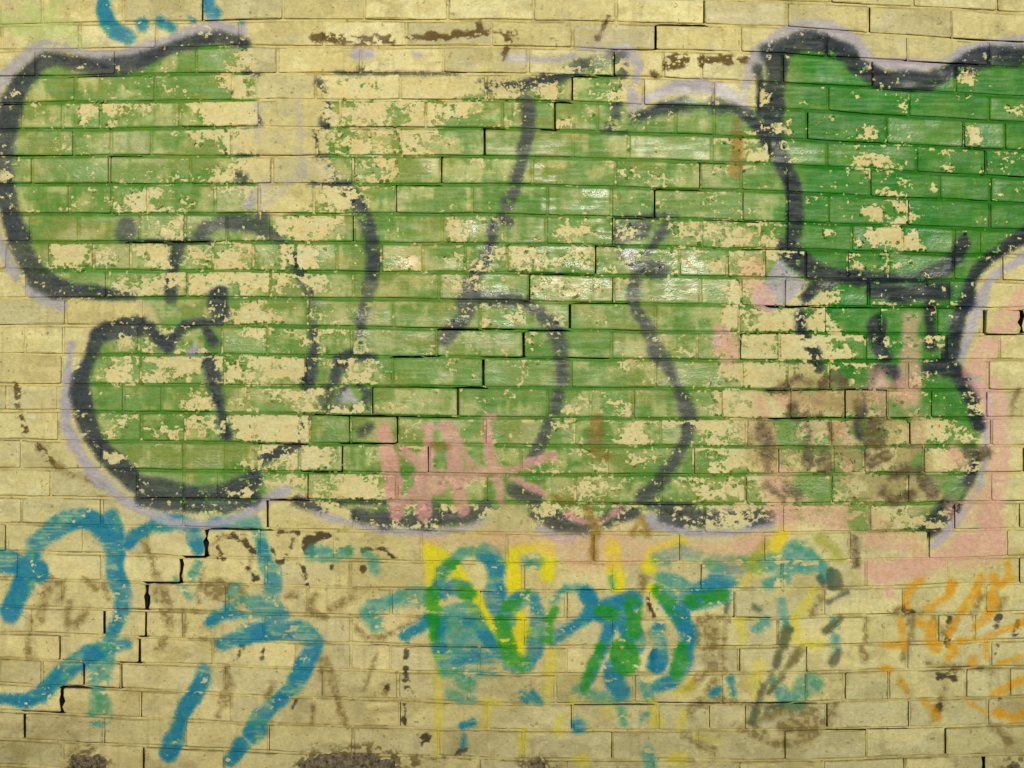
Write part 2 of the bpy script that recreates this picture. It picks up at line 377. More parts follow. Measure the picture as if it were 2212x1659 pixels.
for p, w in (([(472, 1184), (482, 1202)], 15), ([(478, 1163), (500, 1158), (525, 1170), (545, 1190)], 13), ([(540, 1205), (536, 1228)], 12), ([(545, 1240), (552, 1250)], 8),
             ([(603, 1150), (643, 1149)], 8), ([(585, 1180), (598, 1213), (611, 1211), (633, 1167)], 9), ([(712, 1160), (690, 1158), (668, 1166), (660, 1182), (676, 1196)], 16), ([(722, 1170), (752, 1178), (756, 1192)], 15),
             ([(784, 1188), (828, 1184), (838, 1192), (850, 1204)], 12), ([(715, 1224), (716, 1228)], 9), ([(783, 1227), (784, 1228)], 9), ([(655, 1226), (656, 1236)], 8), ([(660, 1246), (665, 1268)], 10), ([(688, 1254), (690, 1256)], 12),
             ([(875, 1404), (872, 1432)], 9), ([(876, 1442), (877, 1470)], 10), ([(877, 1480), (873, 1500)], 12), ([(876, 1512), (875, 1564)], 8), ([(836, 1484), (834, 1492)], 10), ([(920, 1588), (918, 1600)], 18), ([(1000, 1618), (985, 1628)], 12),
             ([(571, 1402), (570, 1428)], 6), ([(640, 1512), (632, 1530)], 9), ([(520, 1395), (516, 1420)], 8), ([(2026, 1458), (2060, 1460)], 20), ([(2056, 1324), (2052, 1340)], 9), ([(2158, 1334), (2153, 1352)], 12), ([(2030, 1520), (2024, 1530)], 9), ([(2200, 1345), (2196, 1370)], 8),
             ([(2155, 1398), (2152, 1410)], 9), ([(1958, 1318), (1972, 1322)], 14), ([(2046, 1372), (2048, 1390)], 8), ([(1400, 1290), (1412, 1330)], 7), ([(1415, 1395), (1410, 1420)], 8), ([(2166, 1514), (2162, 1512)], 6)):
    stroke(L, p, w, 3, jit=5)
blend(C(66, 56, 34), L * sstep(.30, .48, flake2 + .08) * .92)

# ---- yellow, then blue and green tags of the lower half
def K(*q):            # the middle tag was measured on its own grid
    return [(820.7 + x * .680, 1123.6 + y * .680) for x, y in q]
L = layer()
for p, w in ((K((150, 90), (160, 180), (172, 260), (182, 400), (190, 425)), 22), (K((150, 85), (215, 125), (280, 230), (330, 315), (375, 390), (420, 440)), 27), (K((424, 200), (426, 95), (480, 84), (528, 85), (535, 175)), 25), (K((440, 300), (450, 350), (440, 400)), 30),
             (K((742, 75), (744, 140), (756, 205)), 27), (K((850, 150), (868, 100), (910, 82), (960, 74)), 24), (K((790, 240), (785, 290)), 16), (K((860, 215), (880, 240)), 16), (K((470, 430), (420, 445)), 14), (K((1225, 100), (1190, 130)), 20)):
    stroke(L, p, w, 8)
poly(L, K((138, 68), (225, 125), (190, 160), (160, 235)), 4)
blend(C(212, 200, 22), L * (.80 + .20 * n12))
L = layer()
for p, w in (([(1191, 1410), (1186, 1469), (1180, 1512)], 18), ([(945, 1450), (945, 1500), (948, 1560), (944, 1622)], 15), ([(1601, 1250), (1640, 1225), (1644, 1198)], 20), ([(1759, 1275), (1741, 1307), (1718, 1332), (1715, 1372)], 24), ([(1735, 1390), (1770, 1390)], 18), ([(1600, 1345), (1606, 1380)], 22), ([(1213, 1550), (1206, 1572)], 18), ([(1256, 1638), (1262, 1640)], 22), ([(1456, 1636), (1470, 1638)], 24), ([(1476, 1540), (1470, 1570)], 18),
             ([(1126, 1580), (1128, 1620)], 13), ([(1308, 1510), (1318, 1520)], 22), ([(1410, 1515), (1418, 1560)], 22), ([(1464, 1500), (1490, 1475)], 18), ([(1050, 1512), (1080, 1516)], 16), ([(1052, 1525), (1048, 1570)], 13), ([(1640, 1430), (1620, 1480)], 18), ([(1235, 1515), (1238, 1518)], 14), ([(1310, 1535), (1312, 1540)], 12), ([(1555, 1600), (1500, 1590)], 8), ([(1650, 1430), (1630, 1500)], 14)):
    stroke(L, p, w, 9)
blend(C(200, 188, 44), L * .66 * (.6 + .4 * n12))

B1 = layer()        # strong blue
for p, w in (([(-120, 1200), (-20, 1208), (45, 1216), (80, 1232)], 34),
             ([(20, 1324), (32, 1294), (50, 1262), (62, 1217), (78, 1180), (105, 1148), (140, 1128), (180, 1119), (212, 1126), (232, 1155), (248, 1182)], 28),
             ([(240, 1114), (251, 1142), (256, 1192), (250, 1229), (256, 1252), (268, 1282), (263, 1314), (250, 1349), (238, 1384)], 28),
             ([(272, 1391), (237, 1394), (187, 1416), (150, 1443), (120, 1473), (87, 1503), (57, 1514), (0, 1509), (-60, 1500)], 25),
             ([(277, 1176), (295, 1153), (337, 1132), (387, 1126), (418, 1138), (428, 1185)], 26), ([(462, 1131), (512, 1127), (550, 1130), (568, 1180), (578, 1217), (590, 1240), (588, 1290)], 24),
             ([(457, 1342), (478, 1325), (512, 1313), (550, 1310), (590, 1312), (606, 1326)], 30), ([(478, 1394), (500, 1384), (550, 1369), (578, 1363), (628, 1360), (662, 1366), (680, 1388), (670, 1419), (653, 1449), (635, 1477), (615, 1499), (590, 1524), (565, 1549), (550, 1582)], 29),
             ([(590, 1310), (588, 1360)], 24), ([(521, 1612), (498, 1644)], 22), ([(440, 1449), (431, 1482), (411, 1514), (390, 1557), (376, 1599), (367, 1630)], 27),
             ([(222, -30), (222, 25), (232, 50), (250, 67), (278, 79)], 22), ([(346, 44), (350, 52), (372, 60)], 24), ([(447, -20), (449, 22), (466, 30)], 20), ([(307, 48), (309, 54)], 24), ([(410, 40), (418, 46)], 10), ([(518, 47), (525, 50)], 8),
             (K((178, 215), (196, 168), (232, 126), (262, 104)), 20), (K((330, 100), (362, 118), (370, 160), (366, 210), (366, 255), (388, 300), (404, 318)), 27), (K((190, 226), (240, 216), (272, 222)), 24), (K((80, 366), (150, 325), (220, 298), (282, 288)), 24), (K((290, 292), (325, 350), (362, 402)), 24),
             (K((186, 330), (186, 395), (205, 428), (260, 438), (330, 440), (395, 430), (432, 470)), 26), (K((215, 320), (300, 320)), 20), (K((420, 275), (450, 256), (482, 250), (502, 295), (502, 350), (490, 420), (468, 460), (440, 470)), 25), (K((655, 232), (676, 270), (660, 308), (600, 345), (545, 374)), 20),
             (K((700, 296), (752, 272), (800, 252)), 30), (K((910, 246), (950, 300), (975, 380), (966, 450), (930, 510), (878, 528)), 28), (K((740, 300), (715, 380), (688, 450), (662, 515)), 22), (K((772, 285), (790, 335), (812, 392)), 30), (K((742, 470), (742, 520), (770, 545)), 36), (K((886, 346), (892, 400), (882, 465)), 27),
             (K((985, 245), (1025, 215), (1080, 185), (1112, 172)), 34), (K((450, 545), (500, 575)), 12), ([(1540, 1500), (1552, 1490)], 12), ([(1578, 1468), (1584, 1500)], 15), ([(1250, 1562), (1254, 1568)], 24), ([(1150, 1495), (1168, 1515)], 12), ([(1128, 1508), (1138, 1514)], 12), ([(1003, 1590), (1000, 1614)], 8), ([(1000, 1568), (1020, 1560)], 15), ([(1385, 1555), (1395, 1545)], 10)):
    stroke(B1, p, w * 1.14, 6.5, jit=1.6)
T1 = layer()        # thin teal overspray and the tails that ran dry
for p, w in (([(226, 1400), (221, 1444), (217, 1494), (212, 1546)], 36), ([(815, 1350), (799, 1324), (815, 1308), (853, 1295), (903, 1285), (935, 1278)], 27), (K((470, 130), (490, 130)), 26), (K((560, 255), (592, 216), (622, 212), (655, 230)), 15), (K((880, 115), (930, 98), (990, 112)), 22), (K((240, 400), (330, 380)), 40), (K((262, 100), (330, 96)), 16), ([(965, 1360), (1020, 1375), (1000, 1400)], 50),
             ([(1196, 1299), (1213, 1277), (1238, 1267), (1262, 1275), (1276, 1290)], 15), ([(1431, 1200), (1468, 1188), (1508, 1200)], 26), ([(1528, 1215), (1600, 1214), (1660, 1212), (1690, 1194), (1721, 1180), (1748, 1194), (1766, 1217), (1782, 1242)], 28),
             ([(1700, 1212), (1740, 1212)], 50), ([(1560, 1290), (1515, 1292)], 30), ([(673, 1196), (715, 1195), (752, 1192)], 24), ([(787, 1192), (806, 1206), (810, 1228)], 22), ([(1000, 1462), (1015, 1480)], 26), ([(1250, 1490), (1290, 1500), (1340, 1510)], 24),
             ([(1390, 1480), (1400, 1500)], 30), ([(1340, 1530), (1350, 1560)], 16), ([(1400, 1620), (1403, 1655)], 20), ([(970, 1500), (1020, 1510)], 14), ([(380, 1252), (410, 1290)], 8), ([(430, 1215), (415, 1245)], 14), ([(1670, 1470), (1690, 1510), (1725, 1515), (1736, 1480)], 24), ([(1750, 1470), (1765, 1480)], 18),
             ([(1430, 1250), (1480, 1262)], 18), ([(1470, 1340), (1490, 1360)], 20), ([(1630, 1360), (1650, 1345)], 18), ([(1690, 1300), (1700, 1360)], 14), ([(1800, 1340), (1806, 1400)], 18), ([(960, 1445), (1030, 1455), (1090, 1450)], 20), ([(1700, 1250), (1660, 1262)], 16), ([(500, 1280), (510, 1268)], 14), ([(1320, 1245), (1322, 1270)], 9), ([(1460, 1250), (1462, 1256)], 10)):
    stroke(T1, p, w * 1.12, 8)
fine_b = fbm(7, 7, 3, 57)
streak2 = fbm(40, 4, 3, 58)
blue_chip = sstep(.17, .22, broken(flake2, 14, 65) * .55 + n12 * .25 + fine_b * .2)
blue_col = mix3(C(16, 110, 142), C(56, 138, 124), sstep(.46, .86, n25 * .6 + n60 * .4))
teal_col = mix3(C(66, 138, 130), C(70, 140, 100), sstep(.4, .9, n60))
blend(teal_col, T1 * (.55 + .4 * n12) * sstep(.12, .26, flake2))
dry = 1 - .42 * sstep(.55, .8, streak2) * sstep(.42, .7, n60)
blend(blue_col, B1 * dry * blue_chip * (.94 - .10 * n12 - .20 * sstep(.5, .85, n60)))
L = layer()         # clean green of the middle tag, where blue ran over yellow
for p, w in ((K((166, 215), (166, 300), (172, 370)), 17), (K((205, 165), (240, 135)), 18), (K((262, 226), (284, 232)), 16), (K((384, 330), (396, 385), (412, 432), (452, 462)), 24), (K((530, 375), (534, 320), (556, 285)), 17), (K((400, 275), (420, 268)), 14), (K((705, 290), (740, 300)), 16), (K((795, 262), (812, 300), (806, 350)), 20), (K((880, 225), (925, 270), (940, 310)), 17),
             (K((700, 400), (672, 470), (652, 530)), 19), (K((770, 420), (780, 450)), 40), (K((955, 400), (958, 440), (940, 490)), 22), (K((985, 255), (1020, 250), (1085, 240)), 18), (K((1120, 132), (1150, 130)), 12), (K((470, 235), (440, 262)), 10)):
    stroke(L, p, w * 1.22, 6)
blend(mix3(C(24, 128, 24), C(52, 140, 44), n25), L * .82 * sstep(.12, .24, flake2))
L = layer()         # dark green dabs lower right
for p, w in (([(1800, 1240), (1802, 1258)], 26), ([(1772, 1250), (1776, 1256)], 16), ([(1814, 1338), (1784, 1362)], 15), ([(1701, 1360), (1691, 1392)], 18), ([(1691, 1462), (1661, 1496)], 17), ([(1812, 1408), (1798, 1430)], 18), ([(1648, 1480), (1633, 1530), (1627, 1560)], 18), ([(1655, 1530), (1690, 1522)], 10), ([(1682, 1410), (1676, 1440)], 17), ([(1570, 1308), (1568, 1322)], 10), ([(1630, 1310), (1640, 1318)], 9), ([(1790, 1300), (1830, 1280)], 9)):
    stroke(L, p, w, 6)
blend(C(56, 66, 52), L * .66)
L = layer()
for p, w in (([(1702, 1358), (1680, 1420), (1655, 1480), (1627, 1560)], 13), ([(1732, 1404), (1692, 1450), (1661, 1494)], 12), ([(1640, 1556), (1690, 1530), (1740, 1522)], 10), ([(1815, 1336), (1786, 1364)], 14)):
    stroke(L, p, w, 8)
blend(C(96, 98, 52), L * .55)

# ---- orange tag on the right
L = layer()
for p, w in (([(1990, 1250), (1969, 1272), (1958, 1290), (1960, 1310)], 15), ([(2057, 1262), (2050, 1287), (2021, 1303), (2008, 1318)], 17), ([(2119, 1246), (2109, 1272), (2094, 1299), (2074, 1322)], 16), ([(2142, 1246), (2159, 1262), (2184, 1250), (2176, 1216)], 16),
             ([(2144, 1282), (2147, 1302), (2134, 1332), (2108, 1353)], 17), ([(1946, 1342), (1950, 1372), (1952, 1394), (1908, 1392)], 13), ([(1988, 1343), (1991, 1346)], 14), ([(2014, 1347), (2009, 1382), (2021, 1396)], 20), ([(2066, 1336), (2050, 1368)], 13),
             ([(2056, 1396), (2062, 1408), (2048, 1420)], 17), ([(2074, 1384), (2134, 1376), (2171, 1357), (2230, 1338)], 14), ([(2131, 1390), (2129, 1416)], 13), ([(2104, 1424), (2100, 1434)], 18), ([(2230, 1462), (2184, 1477), (2146, 1498)], 14), ([(1995, 1516), (2016, 1532), (2022, 1552)], 15),
             ([(1945, 1470), (1954, 1488)], 12), ([(2240, 1536), (2191, 1550), (2150, 1540)], 16), ([(1908, 1445), (1920, 1446)], 13), ([(2200, 1420), (2160, 1432)], 13), ([(2090, 1516), (2130, 1540)], 8)):
    stroke(L, p, w, 6)
blend(C(202, 142, 26), L * (.52 + .38 * n12))

# ---- the big letters: worn green fill, lavender halo, dark outline
G = layer()
poly(G, [(530, 98), (470, 90), (362, 108), (275, 142), (225, 150), (125, 130), (90, 132), (45, 175), (20, 240), (12, 375), (20, 460), (50, 555), (90, 610), (160, 635), (255, 648), (300, 645), (330, 660), (350, 700),
         (300, 705), (250, 712), (212, 728), (190, 780), (172, 842), (185, 912), (240, 990), (290, 1045), (400, 1100), (480, 1110), (560, 1085), (610, 1050), (660, 1060), (700, 1100), (770, 1125), (850, 1140),
         (960, 1145), (1040, 1120), (1100, 1090), (1160, 1110), (1220, 1140), (1300, 1145), (1380, 1105), (1440, 1115), (1510, 1140), (1600, 1140), (1680, 1110), (1760, 1130), (1840, 1148), (1960, 1190), (2000, 1150), (2070, 1075),
         (2110, 985), (2115, 900), (2085, 830), (2050, 780), (2065, 720), (2085, 655), (2110, 585), (2212, 512), (2450, 440), (2450, 110), (2171, 120), (2050, 150), (1960, 178), (1871, 152), (1800, 100), (1750, 82),
         (1690, 100), (1650, 160), (1645, 240), (1600, 235), (1540, 225), (1480, 215), (1400, 240), (1368, 255), (1340, 220), (1350, 150), (1330, 122), (1290, 130), (1246, 142), (1200, 168), (1130, 190),
         (1100, 200), (1040, 205), (740, 160), (700, 215), (700, 300), (720, 390), (700, 420), (600, 475), (550, 470), (556, 400), (552, 110)], 4, jit=3)
COV = ["9999982001000123620059999999",      # green left, in ninths, per course from the third down and per 79 units along
       "9999982001001247954459997799",
       "9967751012113877778976699878",
       "9888861021258988868757967869",
       "8998742015578887688868975999",
       "9975263134899888788659965688",
       "8999557727997566676634685689",
       "8765354559656655655436743888",
       "9985354747887767677541498669",
       "4435785467876778888760167879",
       "0066457557887767877650158698",
       "0065443345688778767522258587",
       "0675634546778777667412122877",
       "0066535347778654645311222576",
       "0065776638877665577632222356",
       "0077787554577775455532222355",
       "0067777645545656554411212355"]
cov = np.full((CH, CW), .8, np.float32)
cg = np.array([[int(c) for c in r] for r in COV], np.float32) / 9.0
cgx = (np.clip(X1, 0, 2211) / 79.0 - .5)
ix = np.clip(cgx.astype(int), 0, 26); tx = np.clip(cgx - ix, 0, 1)
rowc = cg[:, ix] * (1 - tx) + cg[:, ix + 1] * tx
kidx = np.zeros((CH, CW), np.int16)
for k in range(1, NV + 1):
    kidx += (YY > jy(k, X1)[None, :]).astype(np.int16)
ck = np.clip(kidx - 2, 0, 16)
cov = rowc[ck, np.arange(CW)[None, :]]
# single bricks and patches seen to be bare (low) or still well covered (high)
for (xa, ya, xb, yb, val) in (
    (172, 228, 196, 278, .05), (196, 229, 222, 240, .05), (308, 226, 374, 234, .2), (285, 408, 318, 458, .15), (322, 408, 388, 456, .25), (312, 468, 332, 514, .3), (345, 468, 382, 514, .3), (117, 527, 186, 545, .1), (120, 545, 180, 580, .6), (205, 535, 278, 578, .25),
    (298, 528, 370, 578, .1), (467, 528, 546, 580, .15), (288, 592, 322, 642, .1), (418, 590, 575, 642, .2), (145, 654, 300, 702, .15), (490, 650, 590, 702, .2), (250, 722, 286, 764, .1), (304, 728, 336, 764, .1), (235, 774, 282, 826, .2), (350, 774, 480, 826, .3), (490, 776, 655, 826, .1),
    (603, 468, 742, 512, .12), (588, 408, 742, 456, .28), (655, 530, 682, 578, .2), (830, 545, 906, 580, .25), (918, 528, 1002, 560, .3), (588, 598, 626, 642, .15), (650, 590, 716, 636, .25), (955, 466, 1110, 516, .3), (1000, 590, 1090, 645, .7), (745, 776, 842, 822, .12),
    (590, 836, 684, 888, .12), (565, 905, 658, 956, .1), (762, 918, 808, 956, .1), (648, 962, 662, 1016, .05), (690, 1040, 806, 1078, .1), (590, 1092, 700, 1144, .02), (700, 1092, 760, 1144, .3), (835, 1110, 880, 1146, .2), (1140, 172, 1230, 215, .1), (1200, 230, 1235, 276, .4),
    (1190, 466, 1272, 518, .3), (1516, 482, 1640, 522, .35), (1110, 530, 1280, 585, .45), (1565, 600, 1662, 722, .05), (1600, 722, 1690, 780, .08), (1505, 780, 1545, 826, .6), (1556, 780, 1660, 840, .15), (1556, 846, 1690, 900, .04), (1530, 912, 1690, 962, .03), (1436, 918, 1528, 962, .8), (1301, 914, 1362, 962, .12), (1432, 908, 1530, 920, .1),
    (1859, 446, 1910, 484, .05), (1933, 440, 1974, 488, .05), (1980, 442, 2004, 478, .1), (1878, 490, 1990, 542, .03), (1838, 490, 1868, 538, .1), (1919, 556, 1990, 588, .15), (1766, 487, 1800, 510, .05), (1699, 634, 1742, 660, .05), (1756, 636, 1808, 660, .05), (1890, 645, 1952, 664, .05), (1650, 668, 1732, 722, .02), (1650, 485, 1692, 537, .03),
    (2066, 150, 2110, 208, .05), (2086, 265, 2122, 326, .05), (1848, 267, 1896, 306, .05), (1940, 260, 1962, 312, .1), (1678, 246, 1709, 300, .05), (1845, 312, 1870, 360, .1), (1880, 320, 1902, 350, .2), (1896, 374, 1932, 416, .1), (2006, 390, 2050, 418, .1), (1936, 354, 1980, 368, .15), (2004, 308, 2022, 322, .05), (2140, 206, 2166, 222, .1), (1970, 205, 2000, 216, .1),
    (1738, 100, 1830, 240, .95), (1720, 200, 1830, 420, .88), (1990, 215, 2130, 270, .92), (2010, 340, 2120, 400, .86), (2130, 150, 2330, 500, .86), (60, 140, 420, 215, .97), (30, 285, 240, 400, .93), (30, 460, 270, 520, .95), (960, 405, 1100, 460, .97), (830, 465, 950, 520, .95), (1240, 285, 1300, 340, .9), (1390, 240, 1570, 300, .95), (1480, 300, 1540, 350, .9), (1240, 665, 1400, 770, .93),
    (560, 250, 700, 400, .02), (2000, 830, 2096, 900, .95), (2020, 560, 2080, 660, .95), (300, 960, 480, 1060, .93), (200, 835, 265, 885, .85), (745, 960, 830, 1016, .95), (850, 1030, 1000, 1080, .8), (676, 905, 752, 955, .95), (820, 845, 980, 900, .85), (1960, 860, 1995, 960, .15), (1640, 905, 1960, 1150, .22), (1760, 1030, 1800, 1075, .7), (1880, 1100, 1960, 1160, .3), (2040, 1040, 2080, 1080, .9)):
    sl = win(xa - 8, xb + 8, ya - 8, yb + 8)
    m = ((XX[sl] > xa) & (XX[sl] < xb) & (YY[sl] > ya) & (YY[sl] < yb)).astype(np.float32)
    m = box(m, 6) * (.66 if val < .5 else 1)
    cov[sl] = cov[sl] * (1 - m) + val * m
# chips: threshold of flake noise; joints hold their paint better, upper arrises lose it first
loss = (1 - cov)
bedkeep = sstep(.25, .55, fbm(90, 40, 3, 51))
keep_bias = bed_j * (.10 + .50 * bedkeep) + headv * .25 - (1 - sstep(0, 8, top_d)) * sstep(.2, 1, edge_d) * .22 * sstep(.40, .55, vnoise(48, 30, 77)) - (b_r2 - .5) * .20
fl = np.clip((broken(flake, 26, 61) * .62 + broken(flake2, 14, 63) * .26 + fbm(6, 7, 3, 52) * .12 - .5) * 1.22 + .5, 0, 1)
thr = np.clip(loss * .84 + .01, 0, 1)
chip = 1 - sstep(thr - .012, thr + .012, fl + keep_bias)          # 1 = paint gone
near = np.clip(1 - np.abs(fl + keep_bias - thr) / .30, 0, 1)
fine = fbm(9, 8, 3, 53)
fleck = sstep(.45, .8, fbm(120, 80, 3, 55))
chip = np.maximum(chip, sstep(.975, .99, fine + near * .10 * fleck - .06 * (1 - fleck)))            # flecks fallen out of the film
chip = chip * (1 - sstep(.95, .98, fbm(8, 9, 3, 54) + near * .12 - .04) * .95)   # specks left behind on the cream
# worn film: thin, pale, olive green on the brick faces
vst = fbm(12, 70, 3, 56)
worn = sstep(.12, .88, n60 * .36 + b_r1 * .36 + n25 * .14 + vst * .20) * sstep(.5, 6, bed_d)
right = sstep(1600, 1760, XX) * (1 - sstep(860, 1100, YY))
g_fresh = mix3(C(80, 124, 38), C(34, 108, 14), right)
g_worn = mix3(C(124, 146, 72), C(78, 128, 36), right)
gcol = mix3(g_fresh, g_worn, worn * .92)
gcol = mix3(gcol, C(112, 148, 78), sstep(.55, .8, fbm(60, 40, 4, 21)) * (1 - right) * .55)
gcol = mix3(gcol, C(126, 134, 54), sstep(.55, .85, fbm(110, 70, 4, 22)) * (1 - right) * .60)
gcol = mix3(gcol, C(22, 112, 10), right * sstep(.5, .8, fbm(130, 90, 3, 23)) * .7)
gcol = mix3(gcol, C(80, 134, 42), np.maximum(bed_j * (.12 + .5 * bedkeep), headv * .3) * (1 - right))
thin = sstep(.34, .82, fbm(46, 34, 4, 24) * .75 + vst * .25) * (1 - right * .75) * sstep(1, 5, bed_d)
g_al = G * (1 - chip) * (1 - .58 * thin)
chipfresh = chip * G
blend(mix3(cream_p, C(203, 184, 126), n25), chipfresh * .75)
blend(gcol, g_al)
blend(C(58, 112, 30), G * (1 - chip) * jl * sstep(.5, .9, bedkeep) * .25)

LAV = layer()
for p, w in (([(524, 62), (462, 58), (412, 66), (362, 86), (325, 101), (287, 116), (237, 127), (195, 118), (150, 103), (100, 100), (70, 112), (37, 140), (12, 165), (-20, 200), (-40, 280)], 23),
             ([(-20, 480), (0, 530), (15, 560), (37, 597), (75, 632), (105, 649), (132, 660)], 18), ([(155, 745), (150, 790), (145, 855), (140, 912), (160, 957), (185, 1000), (207, 1030), (237, 1055), (270, 1082), (307, 1103), (337, 1116), (375, 1128), (450, 1134), (500, 1124), (537, 1108), (590, 1072), (618, 1058)], 19),
             ([(678, 1100), (715, 1120), (765, 1131), (828, 1146), (928, 1153), (1003, 1141), (1046, 1120)], 15), ([(1163, 1143), (1218, 1163), (1260, 1158)], 16), ([(1398, 1118), (1443, 1136), (1493, 1151), (1581, 1152), (1659, 1130), (1700, 1112)], 17),
             ([(1256, 104), (1300, 106), (1350, 108)], 12), ([(1350, 112), (1366, 128), (1379, 145), (1372, 175), (1366, 215), (1362, 232)], 24), ([(1372, 235), (1393, 216), (1431, 198), (1468, 185), (1531, 185), (1568, 198), (1596, 218), (1610, 236)], 22), ([(1606, 180), (1610, 240)], 10),
             ([(1646, 100), (1631, 138), (1618, 160), (1612, 182)], 21), ([(1640, 116), (1674, 84), (1709, 66), (1759, 57), (1796, 63), (1829, 83), (1854, 104), (1870, 114)], 28), ([(1862, 130), (1909, 136), (1971, 140), (2034, 134), (2084, 117), (2134, 101), (2212, 88), (2400, 80)], 24),
             ([(2400, 500), (2212, 557), (2179, 575), (2146, 596), (2126, 628), (2114, 665), (2101, 697), (2089, 735), (2072, 772)], 24), ([(2100, 820), (2129, 858), (2132, 925), (2124, 1000), (2114, 1050), (2089, 1095), (2059, 1132), (2029, 1167), (2012, 1180)], 17), ([(1550, 740), (1570, 720)], 16), ([(1640, 640), (1665, 660)], 26),
             ([(1098, 125), (1200, 130), (1240, 120)], 10), ([(560, 230), (556, 300)], 18), ([(645, 220), (650, 320), (655, 380)], 12), ([(575, 400), (540, 440)], 20), ([(640, 380), (600, 420), (560, 450)], 12), ([(770, 118), (800, 118)], 16), ([(895, 115), (905, 118)], 10)):
    stroke(LAV, p, w, 6)
for tri in ([(750, 826), (776, 872), (726, 868)], [(1684, 556), (1742, 612), (1700, 658), (1640, 656), (1655, 600)], [(425, 735), (438, 770), (396, 768)], [(1395, 1112), (1490, 1150), (1398, 1146)], [(1901, 800), (1922, 842), (1880, 842)], [(600, 1050), (625, 1075), (572, 1078)], [(1336, 538), (1380, 536), (1358, 562)], [(1352, 560), (1380, 562), (1364, 588)]):
    poly(LAV, tri, 3, jit=2)
LAV *= np.where((XX > 545) & (XX < 660) & (YY < 460), .45, 1.0)
lchip = sstep(.10, .17, fl + .04)
blend(mix3(C(148, 143, 156), C(166, 160, 168), n25), LAV * lchip * .86)

